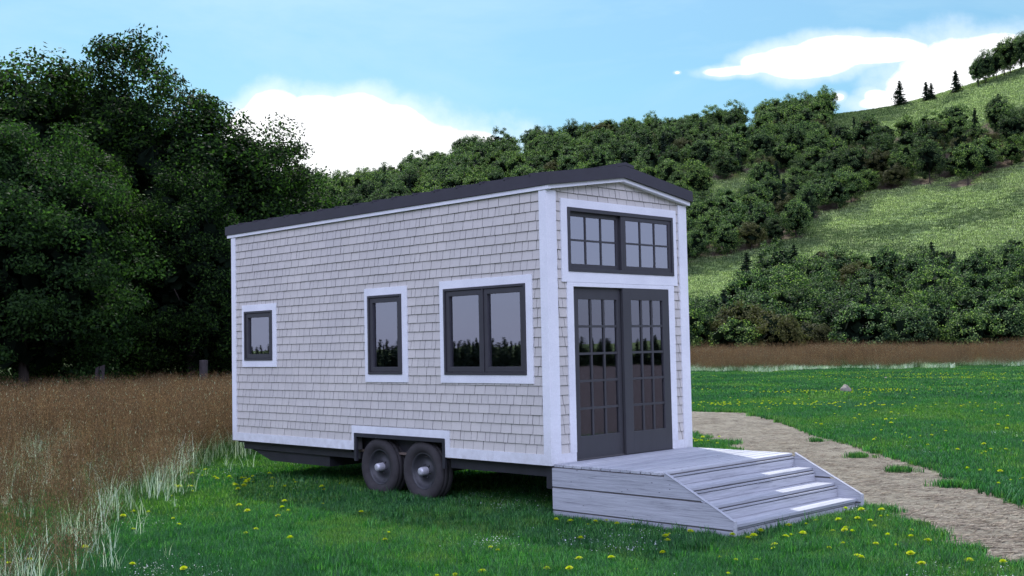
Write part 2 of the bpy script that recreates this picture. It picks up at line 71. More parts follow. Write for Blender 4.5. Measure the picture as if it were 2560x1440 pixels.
class MB:
    """collects faces and links them as one mesh object"""
    def __init__(s, zo=0.0): s.v = []; s.f = []; s.m = []; s.zo = zo
    def add(s, vs, fs, mi=0):
        n = len(s.v); s.v += [(a, b, c + s.zo) for a, b, c in vs]
        s.f += [tuple(i + n for i in f) for f in fs]; s.m += [mi] * len(fs); return s
    def box(s, x0, x1, y0, y1, z0, z1, mi=0):
        if x0 > x1: x0, x1 = x1, x0
        if y0 > y1: y0, y1 = y1, y0
        return s.add([(x0,y0,z0),(x1,y0,z0),(x1,y1,z0),(x0,y1,z0),(x0,y0,z1),(x1,y0,z1),(x1,y1,z1),(x0,y1,z1)],
                     [(0,3,2,1),(4,5,6,7),(0,1,5,4),(1,2,6,5),(2,3,7,6),(3,0,4,7)], mi)
    def prism_x(s, pts, x0, x1, mi=0):
        """polygon in (y,z), extruded along x"""
        n = len(pts)
        vs = [(x0, y, z) for y, z in pts] + [(x1, y, z) for y, z in pts]
        fs = [tuple(range(n - 1, -1, -1)), tuple(range(n, 2 * n))]
        for i in range(n): j = (i + 1) % n; fs.append((i, j, n + j, n + i))
        return s.add(vs, fs, mi)
    def prism_y(s, pts, y0, y1, mi=0):
        n = len(pts)
        vs = [(x, y0, z) for x, z in pts] + [(x, y1, z) for x, z in pts]
        fs = [tuple(range(n)), tuple(range(2 * n - 1, n - 1, -1))]
        for i in range(n): j = (i + 1) % n; fs.append((j, i, n + i, n + j))
        return s.add(vs, fs, mi)
    def lathe_x(s, prof, cy, cz, n=40, mi=0, closed=True):
        """profile of (x, radius) turned about the x axis"""
        vs = []; fs = []
        for x, r in prof:
            for k in range(n):
                a = 2 * math.pi * k / n; vs.append((x, cy + r * math.cos(a), cz + r * math.sin(a)))
        for i in range(len(prof) - 1):
            for k in range(n):
                k2 = (k + 1) % n
                fs.append((i * n + k, i * n + k2, (i + 1) * n + k2, (i + 1) * n + k))
        if closed:
            fs.append(tuple(range(n - 1, -1, -1))); fs.append(tuple((len(prof) - 1) * n + k for k in range(n)))
        return s.add(vs, fs, mi)
    def tube(s, pts, rad, n=8, mi=0):
        vs = []; fs = []
        P = [Vector(p) for p in pts]
        for i, p in enumerate(P):
            d = (P[min(i + 1, len(P) - 1)] - P[max(i - 1, 0)]).normalized()
            a = d.orthogonal().normalized(); b = d.cross(a)
            for k in range(n):
                t = 2 * math.pi * k / n
                vs.append(tuple(p + rad[i] * (math.cos(t) * a + math.sin(t) * b)))
        for i in range(len(P) - 1):
            for k in range(n):
                k2 = (k + 1) % n
                fs.append((i * n + k, i * n + k2, (i + 1) * n + k2, (i + 1) * n + k))
        fs.append(tuple(range(n - 1, -1, -1))); fs.append(tuple((len(P) - 1) * n + k for k in range(n)))
        return s.add(vs, fs, mi)
    def mesh(s, name, mats, smooth=False):
        me = bpy.data.meshes.new(name); me.from_pydata(s.v, [], s.f)
        for m in (mats if isinstance(mats, (list, tuple)) else [mats]): me.materials.append(m)
        if len(set(s.m)) > 1: me.polygons.foreach_set('material_index', s.m)
        bm = bmesh.new(); bm.from_mesh(me); bmesh.ops.recalc_face_normals(bm, faces=bm.faces); bm.to_mesh(me); bm.free()
        if smooth: me.polygons.foreach_set('use_smooth', [True] * len(me.polygons))
        me.update(); return me
    def build(s, name, mats, parent=None, smooth=False, bevel=0):
        o = bpy.data.objects.new(name, s.mesh(name, mats, smooth)); link(o, parent)
        if bevel:
            b = o.modifiers.new('edge', 'BEVEL'); b.width = bevel; b.segments = 2; b.limit_method = 'ANGLE'
        return o

def np_mesh(name, verts, faces, mat, midx=None, mats=None):
    """verts (N,3), faces (M,k) with constant k"""
    me = bpy.data.meshes.new(name)
    verts = np.asarray(verts, np.float32); faces = np.asarray(faces, np.int32)
    m, k = faces.shape
    me.vertices.add(len(verts)); me.vertices.foreach_set('co', verts.ravel())
    me.loops.add(m * k); me.loops.foreach_set('vertex_index', faces.ravel())
    me.polygons.add(m)
    me.polygons.foreach_set('loop_start', np.arange(0, m * k, k, dtype=np.int32))
    me.polygons.foreach_set('loop_total', np.full(m, k, np.int32))
    for mm in (mats or [mat]): me.materials.append(mm)
    if midx is not None: me.polygons.foreach_set('material_index', np.asarray(midx, np.int32))
    me.update(calc_edges=True); me.validate()
    return me

# ------------------------------------------------------------------ node helpers
def new_mat(name):
    m = bpy.data.materials.new(name); m.use_nodes = True
    nt = m.node_tree; nt.nodes.clear()
    return m, nt
def N(nt, t, **kw):
    n = nt.nodes.new(t)
    for k, v in kw.items():
        if k in n.inputs.keys() if isinstance(k, str) else False: n.inputs[k].default_value = v
        else: setattr(n, k, v)
    return n
def L(nt, a, b): nt.links.new(a, b)
def noise_n(nt, scale, detail=4, rough=.6, vec=None, dist=0):
    n = nt.nodes.new('ShaderNodeTexNoise'); n.inputs['Scale'].default_value = scale
    n.inputs['Detail'].default_value = detail; n.inputs['Roughness'].default_value = rough
    n.inputs['Distortion'].default_value = dist
    if vec is not None: L(nt, vec, n.inputs['Vector'])
    return n
def ramp(nt, fac, stops, interp='LINEAR'):
    r = nt.nodes.new('ShaderNodeValToRGB'); r.color_ramp.interpolation = interp
    e = r.color_ramp.elements
    while len(e) < len(stops): e.new(.5)
    for i, (p, c) in enumerate(stops):
        e[i].position = p; e[i].color = (*c, 1) if len(c) == 3 else c
    L(nt, fac, r.inputs['Fac']); return r
def mathn(nt, op, a, b=None, c=None, clamp=False):
    n = nt.nodes.new('ShaderNodeMath'); n.operation = op; n.use_clamp = clamp
    for i, x in enumerate((a, b, c)):
        if x is None: continue
        if isinstance(x, (int, float)): n.inputs[i].default_value = x
        else: L(nt, x, n.inputs[i])
    return n.outputs[0]
def mixc(nt, fac, a, b, blend='MIX'):
    n = nt.nodes.new('ShaderNodeMix'); n.data_type = 'RGBA'; n.blend_type = blend
    for s, x in (('Factor', fac), ('A', a), ('B', b)):
        i = [q for q in n.inputs if q.name == s and (q.type == 'RGBA' if s != 'Factor' else q.type == 'VALUE')][0]
        if isinstance(x, (int, float)): i.default_value = x
        elif isinstance(x, tuple): i.default_value = (*x, 1) if len(x) == 3 else x
        else: L(nt, x, i)
    return [q for q in n.outputs if q.type == 'RGBA'][0]
def objco(nt, scale=(1, 1, 1)):
    t = nt.nodes.new('ShaderNodeTexCoord'); m = nt.nodes.new('ShaderNodeMapping')
    m.inputs['Scale'].default_value = scale; L(nt, t.outputs['Object'], m.inputs['Vector']); return m.outputs[0]
def princ(nt, color, rough=.6, spec=.4, metal=0, bump=None, bstr=.3, bdist=.01):
    p = nt.nodes.new('ShaderNodeBsdfPrincipled'); o = nt.nodes.new('ShaderNodeOutputMaterial')
    if isinstance(color, tuple): p.inputs['Base Color'].default_value = (*color, 1)
    else: L(nt, color, p.inputs['Base Color'])
    if isinstance(rough, (int, float)): p.inputs['Roughness'].default_value = rough
    else: L(nt, rough, p.inputs['Roughness'])
    p.inputs['Specular IOR Level'].default_value = spec; p.inputs['Metallic'].default_value = metal
    if bump is not None:
        b = nt.nodes.new('ShaderNodeBump'); b.inputs['Strength'].default_value = bstr; b.inputs['Distance'].default_value = bdist
        L(nt, bump, b.inputs['Height']); L(nt, b.outputs[0], p.inputs['Normal'])
    L(nt, p.outputs[0], o.inputs['Surface']); return p

def simple(name, col, rough=.6, var=.12, scale=6, spec=.4, bumps=120, bstr=.2, bdist=.004, metal=0, coords=(1,1,1)):
    m, nt = new_mat(name); co = objco(nt, coords)
    n = noise_n(nt, scale, 5, .65, co); n2 = noise_n(nt, bumps, 4, .7, co)
    a = tuple(c * (1 - var) for c in col); b = tuple(min(1, c * (1 + var)) for c in col)
    c = ramp(nt, n.outputs['Fac'], [(.3, a), (.7, b)])
    g = mixc(nt, .12, c.outputs[0], n2.outputs['Color'], 'OVERLAY') if var else c.outputs[0]
    princ(nt, g, rough, spec, metal, n2.outputs['Fac'], bstr, bdist); return m

M = {}
# stucco-like white trim paint with a fine grain, dirt creeping up from the bottom
def m_trim():
    m, nt = new_mat('white_trim_paint'); co = objco(nt)
    g = noise_n(nt, 170, 3, .7, co); big = noise_n(nt, 2.2, 5, .6, co)
    c = ramp(nt, big.outputs['Fac'], [(.3, (.72, .735, .76)), (.7, (.82, .83, .85))])
    c2 = ramp(nt, g.outputs['Fac'], [(.3, (.80, .80, .81)), (.62, (1, 1, 1))])
    c3 = mixc(nt, 1.0, c.outputs[0], c2.outputs[0], 'MULTIPLY')
    s = nt.nodes.new('ShaderNodeSeparateXYZ'); L(nt, co, s.inputs[0])
    d = noise_n(nt, 9, 6, .7, co)
    low = mathn(nt, 'SUBTRACT', 1.0, mathn(nt, 'DIVIDE', mathn(nt, 'SUBTRACT', s.outputs[2], .58), .5), clamp=True)
    dirt = mathn(nt, 'MULTIPLY', low, mathn(nt, 'SUBTRACT', mathn(nt, 'MULTIPLY', d.outputs['Fac'], 1.4), .45, clamp=True))
    c4 = mixc(nt, dirt, c3, (.36, .35, .33))
    princ(nt, c4, .65, .3, 0, g.outputs['Fac'], .35, .004); return m
M['trim'] = m_trim()
def m_shingle():
    m, nt = new_mat('grey_cedar_shingle'); co = objco(nt)
    geo = nt.nodes.new('ShaderNodeNewGeometry')
    per = ramp(nt, geo.outputs['Random Per Island'], [(0, (.535, .515, .478)), (.5, (.555, .534, .496)), (1, (.58, .557, .517))])
    st = noise_n(nt, 60, 4, .7, objco(nt, (1.0, 1.0, .12))); g = noise_n(nt, 190, 2, .6, co)
    big = noise_n(nt, .9, 4, .6, co)
    c = mixc(nt, .09, per.outputs[0], ramp(nt, st.outputs['Fac'], [(.3, (.22, .21, .2)), (.7, (.75, .72, .7))]).outputs[0], 'OVERLAY')
    c2 = mixc(nt, 1.0, c, ramp(nt, g.outputs['Fac'], [(.3, (.84, .84, .84)), (.62, (1, 1, 1))]).outputs[0], 'MULTIPLY')
    c3 = mixc(nt, 1.0, c2, ramp(nt, big.outputs['Fac'], [(.3, (.92, .92, .93)), (.7, (1.03, 1.02, 1.0))]).outputs[0], 'MULTIPLY')
    s = mathn(nt, 'ADD', mathn(nt, 'MULTIPLY', st.outputs['Fac'], .8), g.outputs['Fac'])
    princ(nt, c3, .8, .2, 0, s, .35, .004); return m
M['shingle'] = m_shingle()
M['shingle_edge'] = simple('shingle_edge_shade', (.14, .13, .135), .9)  # dark colour paints shade onto shingle butts and side edges
M['backing'] = simple('dark_paper_and_gap_shade', (.10, .095, .095), .9)  # wall paper behind shingles; on the deck it paints gap shade
M['dark'] = simple('charcoal_frame_paint', (.036, .035, .041), .42, .10, 8, .5, 260, .15, .002)
M['door'] = simple('dark_grey_door_paint', (.046, .046, .050), .5, .08, 6, .4, 200, .12, .002, coords=(1, 1, .15))
M['roof'] = simple('charcoal_metal_roof', (.034, .031, .041), .5, .12, 3, .45, 140, .1, .002)
M['chassis'] = simple('black_trailer_steel', (.022, .022, .027), .55, .25, 5, .4, 60, .3, .003)
M['tyre'] = simple('dusty_black_rubber', (.040, .037, .038), .85, .25, 7, .25, 90, .5, .004)
M['rim'] = simple('dark_wheel_steel', (.03, .03, .035), .5, .3, 9, .5, 60, .3, .002)
M['hub'] = simple('pale_grey_hub_metal', (.50, .50, .53), .45, .12, 20, .5, 120, .2, .001, .35)
M['inside'] = simple('pale_interior_paint', (.42, .43, .45), .7, .06, 3)
M['floorw'] = simple('brown_interior_floor', (.12, .09, .075), .6, .2, 4, coords=(8, 1, 1))
M['muntin'] = simple('grey_window_grille', (.13, .135, .16), .5, .05, 5)
def m_glass(name, fac, tint):
    m, nt = new_mat(name); o = nt.nodes.new('ShaderNodeOutputMaterial')
    t = nt.nodes.new('ShaderNodeBsdfTransparent'); t.inputs[0].default_value = (*tint, 1)
    g = nt.nodes.new('ShaderNodeBsdfGlossy'); g.inputs['Roughness'].default_value = .015; g.inputs['Color'].default_value = (.9, .9, 1, 1)
    w = noise_n(nt, 1.3, 2, .5, objco(nt)); b = nt.nodes.new('ShaderNodeBump'); b.inputs['Strength'].default_value = .06; b.inputs['Distance'].default_value = .02
    L(nt, w.outputs['Fac'], b.inputs['Height']); L(nt, b.outputs[0], g.inputs['Normal'])
    lw = nt.nodes.new('ShaderNodeFresnel'); lw.inputs['IOR'].default_value = 1.5
    f = mathn(nt, 'ADD', fac, lw.outputs[0], clamp=True)
    mx = nt.nodes.new('ShaderNodeMixShader'); L(nt, f, mx.inputs[0]); L(nt, t.outputs[0], mx.inputs[1]); L(nt, g.outputs[0], mx.inputs[2])
    L(nt, mx.outputs[0], o.inputs['Surface']); return m
M['glass_loft'] = m_glass('loft_window_glass', .42, (.6, .62, .66))
M['glass'] = m_glass('window_glass', .36, (.62, .66, .72))
M['glass_door'] = m_glass('door_glass', .21, (.5, .5, .52))
def m_wood(name, axis, base=(.44, .455, .48), lo=(.14, .145, .165)):
    m, nt = new_mat(name)
    sc_ = [58, 58, 58]; sc_[axis] = 1.9
    geo = nt.nodes.new('ShaderNodeNewGeometry')
    co = objco(nt, tuple(sc_))
    off = nt.nodes.new('ShaderNodeVectorMath'); off.operation = 'ADD'; L(nt, co, off.inputs[0])
    cm = nt.nodes.new('ShaderNodeCombineXYZ'); mm = mathn(nt, 'MULTIPLY', geo.outputs['Random Per Island'], 60.)
    for i in range(3): L(nt, mm, cm.inputs[i])
    L(nt, cm.outputs[0], off.inputs[1])
    n = noise_n(nt, 1.0, 7, .72, off.outputs[0], .6)
    n2 = noise_n(nt, 3.1, 4, .6, off.outputs[0], .3)
    a = ramp(nt, n.outputs['Fac'], [(.30, lo), (.41, tuple(c * .80 for c in base)), (.55, base), (.75, tuple(min(1, c * 1.2) for c in base))])
    # knots
    v = nt.nodes.new('ShaderNodeTexVoronoi'); ks = [7.5, 7.5, 7.5]; ks[axis] = 3.4; L(nt, objco(nt, tuple(ks)), v.inputs['Vector']); v.inputs['Scale'].default_value = 1.6
    kn = ramp(nt, v.outputs['Distance'], [(.035, (.15, .15, .17)), (.085, (1, 1, 1))])
    c = mixc(nt, .75, a.outputs[0], kn.outputs[0], 'MULTIPLY')
    pi = ramp(nt, geo.outputs['Random Per Island'], [(0, (.76, .77, .80)), (1, (1.08, 1.07, 1.06))])
    c = mixc(nt, 1., c, pi.outputs[0], 'MULTIPLY')
    h = mathn(nt, 'ADD', n.outputs['Fac'], mathn(nt, 'MULTIPLY', n2.outputs['Fac'], .5))
    princ(nt, c, .8, .25, 0, h, .6, .006); return m
M['wood_x'] = m_wood('weathered_grey_wood_across', 0)
M['wood_y'] = m_wood('weathered_grey_wood_along', 1)
M['post'] = simple('old_fence_wood', (.05, .044, .045), .9, .35, 5, .2, 40, .8, .02, coords=(4, 4, 1))
M['rock'] = simple('field_stone', (.24, .22, .18), .9, .3, 6, .2, 40, .9, .02)
M['bark'] = simple('tree_bark', (.055, .045, .04), .9, .3, 3, .2, 12, .9, .05, coords=(3, 3, .6))

def m_leaf(name, cols, trans=.35, rough=.5, objvar=.5, spec=.35, warm=(1.5, 1.9, .8)):
    """leaf cards: colour differs per leaf and per plant"""
    m, nt = new_mat(name); o = nt.nodes.new('ShaderNodeOutputMaterial')
    geo = nt.nodes.new('ShaderNodeNewGeometry'); oi = nt.nodes.new('ShaderNodeObjectInfo')
    n = len(cols)
    c = ramp(nt, geo.outputs['Random Per Island'], [(i / max(1, n - 1), k) for i, k in enumerate(cols)])
    ob = ramp(nt, oi.outputs['Random'], [(0, (1 - objvar,) * 3), (.5, (1, 1, 1)), (1, (1 + objvar * .6, 1 + objvar * .45, 1 - objvar * .2))])
    cc = mixc(nt, 1., c.outputs[0], ob.outputs[0], 'MULTIPLY')
    p = nt.nodes.new('ShaderNodeBsdfPrincipled'); L(nt, cc, p.inputs['Base Color']); p.inputs['Roughness'].default_value = rough
    p.inputs['Specular IOR Level'].default_value = spec
    t = nt.nodes.new('ShaderNodeBsdfTranslucent'); br = mixc(nt, 1., cc, warm, 'MULTIPLY'); L(nt, br, t.inputs[0])
    mx = nt.nodes.new('ShaderNodeMixShader'); mx.inputs[0].default_value = trans
    L(nt, p.outputs[0], mx.inputs[1]); L(nt, t.outputs[0], mx.inputs[2]); L(nt, mx.outputs[0], o.inputs['Surface']); return m
M['leaf_big'] = m_leaf('dark_broadleaf_leaves', [(.004, .009, .006), (.009, .019, .008), (.016, .036, .010), (.055, .115, .024)], .45, .6, .25, .05)
M['leaf_inner'] = m_leaf('painted_shade_leaves', [(.003, .007, .004), (.007, .014, .007)], .1, .8, .2, .05)  # darker leaf copy, crown shade put into the colour
M['leaf_light'] = m_leaf('fresh_leaves', [(.009, .021, .010), (.022, .046, .017), (.055, .115, .032)], .45, .6, .2, .05)
M['leaf_hill'] = m_leaf('hillside_leaves', [(.006, .015, .008), (.019, .044, .021), (.045, .094, .036), (.27, .37, .15)], .36, .6, .5, .12)
M['leaf_olive'] = m_leaf('olive_leaves', [(.025, .03, .012), (.06, .065, .024), (.11, .11, .045)], .25, .6, .25, .12)
M['needle'] = m_leaf('conifer_needles', [(.006, .014, .010), (.014, .028, .017), (.022, .042, .024)], .1, .6, .2, .1)
M['grass'] = m_leaf('lawn_grass_blades', [(.007, .050, .012), (.016, .094, .022), (.037, .165, .034), (.11, .31, .07)], .3, .45, .3, .35)
M['hillgrass_shade'] = m_leaf('hillside_grass_painted_shade', [(.012, .03, .014), (.06, .10, .04), (.14, .21, .08), (.28, .36, .18)], .2, .8, .3, .05, (1.1, 1.3, .8))  # darker grass copy, paints shading bands onto the slopes
M['grass_b'] = m_leaf('bluish_lawn_blades', [(.005, .036, .013), (.013, .075, .025), (.028, .125, .038), (.065, .20, .07)], .25, .5, .3, .3)
M['grass_y'] = m_leaf('yellowish_lawn_blades', [(.012, .055, .010), (.035, .12, .018), (.075, .19, .028), (.16, .30, .07)], .3, .5, .3, .3)
M['dry'] = m_leaf('dry_grass_heads', [(.045, .027, .013), (.13, .085, .043), (.33, .225, .125)], .3, .8, .4, .05, (1, 1, 1))
M['pale'] = m_leaf('pale_grass_blades', [(.10, .24, .12), (.38, .55, .36), (.80, .90, .70)], .25, .4, .2, .5, (1, 1.1, .8))
M['dead'] = m_leaf('green_grass_stalks', [(.03, .08, .03), (.08, .13, .05)], .3, .6, .2)
M['hillgrass'] = m_leaf('hillside_grass', [(.02, .04, .022), (.15, .23, .08), (.38, .50, .18), (.74, .84, .44)], .28, .8, .3, .1, (1.1, 1.3, .8))
M['petal'] = m_leaf('dandelion_petals', [(.34, .41, .008), (.46, .52, .010), (.56, .56, .012)], .3, .6, .1, .1)
M['clover'] = m_leaf('clover_blossom', [(.42, .44, .50), (.62, .64, .70)], .2, .7, .1, .1)
M['stem'] = m_leaf('flower_stem', [(.05, .13, .03), (.08, .17, .04)], .2, .6, .1)
M['straw'] = m_leaf('dry_straw_bits', [(.06, .045, .035), (.13, .10, .08), (.38, .33, .26)], 0, .8, .2, .1)

# ------------------------------------------------------------------ terrain
def hill_ground():
    m, nt = new_mat('hill_grass_and_soil'); co = objco(nt)
    a = noise_n(nt, 1.9, 6, .75, co); b = noise_n(nt, .06, 4, .6, co)
    v = nt.nodes.new('ShaderNodeTexVoronoi'); v.inputs['Scale'].default_value = 2.2; L(nt, co, v.inputs['Vector'])
    c = ramp(nt, a.outputs['Fac'], [(.32, (.035, .055, .028)), (.5, (.13, .18, .08)), (.68, (.29, .37, .17))])
    d = ramp(nt, b.outputs['Fac'], [(.35, (.75, .85, .8)), (.65, (1.15, 1.1, .95))])
    c1 = mixc(nt, 1., c.outputs[0], d.outputs[0], 'MULTIPLY')
    at = nt.nodes.new('ShaderNodeAttribute'); at.attribute_name = 'soil'
    sn = noise_n(nt, .8, 4, .6, co)
    sf = mathn(nt, 'MULTIPLY', at.outputs['Fac'], mathn(nt, 'MULTIPLY', sn.outputs['Fac'], 1.9), clamp=True)
    soil = ramp(nt, a.outputs['Fac'], [(.3, (.07, .05, .04)), (.7, (.17, .125, .10))])
    c2 = mixc(nt, sf, c1, soil.outputs[0])
    h = mathn(nt, 'SUBTRACT', a.outputs['Fac'], mathn(nt, 'MULTIPLY', v.outputs['Distance'], .5))
    princ(nt, c2, .95, .1, 0, h, 1., .35); return m
def lawn_mat():
    m, nt = new_mat('lawn_soil_and_thatch'); co = objco(nt)
    a = noise_n(nt, 22, 6, .75, co); b = noise_n(nt, .35, 4, .6, co)
    c = ramp(nt, a.outputs['Fac'], [(.3, (.008, .03, .008)), (.55, (.016, .07, .016)), (.75, (.03, .11, .028))])
    d = ramp(nt, b.outputs['Fac'], [(.35, (.7, .8, .8)), (.65, (1.1, 1.1, 1))])
    tc = nt.nodes.new('ShaderNodeTexCoord'); sb = nt.nodes.new('ShaderNodeVectorMath'); sb.operation = 'SUBTRACT'; L(nt, tc.outputs['Object'], sb.inputs[0]); sb.inputs[1].default_value = (VX, VY, 0)
    nm = nt.nodes.new('ShaderNodeVectorMath'); nm.operation = 'NORMALIZE'; L(nt, sb.outputs[0], nm.inputs[0])
    dt = nt.nodes.new('ShaderNodeVectorMath'); dt.operation = 'DOT_PRODUCT'; L(nt, nm.outputs[0], dt.inputs[0]); dt.inputs[1].default_value = (FWX, FWY, 0)
    mr = nt.nodes.new('ShaderNodeMapRange'); L(nt, dt.outputs['Value'], mr.inputs['Value']); mr.inputs['From Min'].default_value = .80; mr.inputs['From Max'].default_value = .74
    base = mixc(nt, mr.outputs[0], mixc(nt, 1., c.outputs[0], d.outputs[0], 'MULTIPLY'), ramp(nt, a.outputs['Fac'], [(.3, (.05, .042, .045)), (.7, (.10, .085, .085))]).outputs[0])
    princ(nt, base, .95, .1, 0, a.outputs['Fac'], 1., .03); return m
def path_mat():
    m, nt = new_mat('sandy_gravel_path'); co = objco(nt)
    a = noise_n(nt, 1.1, 5, .65, co); b = noise_n(nt, 45, 5, .75, co)
    c = ramp(nt, a.outputs['Fac'], [(.3, (.195, .180, .138)), (.7, (.262, .242, .188))])
    c1 = mixc(nt, 1., c.outputs[0], ramp(nt, b.outputs['Fac'], [(.3, (.62, .61, .6)), (.6, (1.1, 1.1, 1.1))]).outputs[0], 'MULTIPLY')
    # broken thin cracks running across the path
    t = nt.nodes.new('ShaderNodeTexCoord'); mp = nt.nodes.new('ShaderNodeMapping')
    mp.inputs['Rotation'].default_value = (0, 0, R(45)); L(nt, t.outputs['Object'], mp.inputs['Vector'])
    m2 = nt.nodes.new('ShaderNodeMapping'); m2.inputs['Scale'].default_value = (3.4, 13., 1); L(nt, mp.outputs[0], m2.inputs['Vector'])
    dn = noise_n(nt, 1.6, 3, .6, m2.outputs[0])
    vv = nt.nodes.new('ShaderNodeVectorMath'); vv.operation = 'ADD'; L(nt, m2.outputs[0], vv.inputs[0])
    sv = nt.nodes.new('ShaderNodeVectorMath'); sv.operation = 'SCALE'; sv.inputs['Scale'].default_value = .9; L(nt, dn.outputs['Color'], sv.inputs[0]); L(nt, sv.outputs[0], vv.inputs[1])
    v = nt.nodes.new('ShaderNodeTexVoronoi'); v.feature = 'DISTANCE_TO_EDGE'; v.inputs['Scale'].default_value = 1.1; L(nt, vv.outputs[0], v.inputs['Vector'])
    br = noise_n(nt, 2.4, 3, .6, co)
    w = mathn(nt, 'MULTIPLY', mathn(nt, 'SUBTRACT', br.outputs['Fac'], .46, clamp=True), .42)
    cr = mathn(nt, 'LESS_THAN', v.outputs['Distance'], w)
    c2 = mixc(nt, mathn(nt, 'MULTIPLY', cr, .8), c1, (.075, .06, .05))
    h = mathn(nt, 'SUBTRACT', mathn(nt, 'MULTIPLY', b.outputs['Fac'], 1.), mathn(nt, 'MULTIPLY', cr, .9))
    princ(nt, c2, .95, .15, 0, h, .8, .022); return m
M['hill'] = hill_ground(); M['lawn'] = lawn_mat(); M['path'] = path_mat()

def polar(r, az): 
    c, s = math.cos(az), math.sin(az)
    return VX + r * (c * FWX + s * RTX), VY + r * (c * FWY + s * RTY)
def az_list():
    a = []; t = -180.
    while t < 180:
        a.append(t)
        t += .35 if -16 <= t < 30 else 4.0
    return a
AZS = az_list(); NA = len(AZS)
def ring_mesh(name, rings, mat, soil_pts=None, jig=None):
    vs = []; fs = []
    for r in rings:
        for a in AZS:
            x, y = polar(r, R(a)); z = ground_z(x, y)
            vs.append((x, y, z))
    for i in range(len(rings) - 1):
        for k in range(NA):
            k2 = (k + 1) % NA
            fs.append((i * NA + k, i * NA + k2, (i + 1) * NA + k2, (i + 1) * NA + k))
    me = bpy.data.meshes.new(name); me.from_pydata(vs, [], fs); me.materials.append(mat)
    if soil_pts is not None:
        from mathutils.kdtree import KDTree
        kd = KDTree(len(soil_pts))
        for i, p in enumerate(soil_pts): kd.insert((p[0], p[1], 0), i)
        kd.balance()
        at = me.attributes.new('soil', 'FLOAT', 'POINT')
        vals = []
        for x, y, z in vs:
            d = kd.find((x - 1.2, y - 1.8, 0))[2]; vals.append(max(0., min(1., (3.6 - d) / 1.6)))
        at.data.foreach_set('value', vals)
    me.polygons.foreach_set('use_smooth', [True] * len(me.polygons)); me.update()
    if me.polygons[0].normal.z < 0: me.flip_normals()
    o = bpy.data.objects.new(name, me); link(o); return o
ALLTREES = [(a, b) for a, b, k in FOREST_NEAR + FOREST_FAR] + [(194.6, 85.2), (192.7, 77.2), (171.2, 97.3)]
g = ring_mesh('lawn_ground', [.05, 3, 6, 10, 15, 20, 26, 34, 44, 56, 70, 84, 95.0], M['lawn'])
tag(g, 'flat grassy ground beneath the lawn and meadow around the tiny house', 'ground', kind='structure')
rr = [95.0 + 2.2 * i for i in range(94)] + [304, 312, 325, 345, 380, 450, 600, 900, 1500, 3000]
g = ring_mesh('hill', rr, M['hill'], ALLTREES)
tag(g, 'green hillside with open meadow slopes rising behind the forest', 'hill', kind='structure')

def inpoly(x, y, P):
    c = False; j = len(P) - 1
    for i in range(len(P)):
        if (P[i][1] > y) != (P[j][1] > y) and x < (P[j][0] - P[i][0]) * (y - P[i][1]) / (P[j][1] - P[i][1]) + P[i][0]: c = not c
        j = i
    return c
PATH0 = [(14, 24), (16.0, 15), (17.2, 10.6), (17.3, 9.0), (15.2, 6.6), (11.5, 3.2), (9.0, .7), (7.2, -1.1), (5.3, -2.6), (4.2, -3.6), (2.6, -5.6), (1.2, -8), (0, -11),
         (-3.5, -10), (-1.75, -7.0), (-.4, -5.5), (.18, -4.98), (.80, -4.28), (1.35, -3.66), (2.1, -2.95), (2.9, -2.2), (3.5, -1.2), (4.8, .1), (6.6, 1.9), (8.2, 3.45), (9.0, 4.6), (10.6, 6.1), (11.0, 9), (10.5, 16), (9.5, 24)]
def ragged(P, step=.08, amp=.07):
    out = []
    for i in range(len(P)):
        a = Vector(P[i]); b = Vector(P[(i + 1) % len(P)]); d = (b - a).length; n = max(1, int(d / step)); nn = Vector((-(b - a).y, (b - a).x)) / d
        for k in range(n):
            p = a.lerp(b, k / n)
            q = p + nn * (amp * noise.noise(Vector((p.x * 1.1, p.y * 1.1, 3))) * 1.5 + amp * .5 * noise.noise(Vector((p.x * 5, p.y * 5, 9))))
            out.append((q.x, q.y))
    return out
PATH = ragged(PATH0)
tri = tessellate_polygon([[Vector((x, y, 0)) for x, y in PATH]])
me = bpy.data.meshes.new('path'); me.from_pydata([(x, y, .006) for x, y in PATH], [], [tuple(t) for t in tri]); me.materials.append(M['path'])
me.update()
if me.polygons[0].normal.z < 0: me.flip_normals()
po = bpy.data.objects.new('path', me); link(po)
tag(po, 'sandy beige dirt path curving past the wooden steps', 'path', kind='structure')

# ------------------------------------------------------------------ tiny house
# house frame: front face in the plane y=0 (x 0..W), long side in the plane x=0 (y 0..LEN), z=0 at the skirt bottom
W, LEN, HT = 2.6, 6.72, 3.136
ZO = .6
SLOPE = .155
house = empty('tiny_house', (0, 0, 0))
tag(house, 'grey shingled tiny house on trailer wheels with white trim and charcoal roof', 'tiny house')

OPEN_SIDE = [(.35, 1.74, 1.04, 2.07), (2.61, 3.28, 1.04, 2.06), (5.64, 6.365, 1.24, 1.96)]
ARCH = (1.80, 3.62, -.2, .25)
OPEN_FRONT = [(.345, 2.305, 2.235, 2.945), (.42, 2.2, .03, 2.03)]
OPEN_RIGHT = [(1.0, 1.85, 2.25, 2.85)]
def sub_rects(r, holes):
    """rectangle (a0,a1,z0,z1) minus holes -> rectangles"""
    out = [r]
    for h in holes:
        nx = []
        for a0, a1, z0, z1 in out:
            b0, b1, y0, y1 = max(a0, h[0]), min(a1, h[1]), max(z0, h[2]), min(z1, h[3])
            if b0 >= b1 or y0 >= y1: nx.append((a0, a1, z0, z1)); continue
            if a0 < b0: nx.append((a0, b0, z0, z1))
            if b1 < a1: nx.append((b1, a1, z0, z1))
            if z0 < y0: nx.append((b0, b1, z0, y0))
            if y1 < z1: nx.append((b0, b1, y1, z1))
        out = nx
    return out
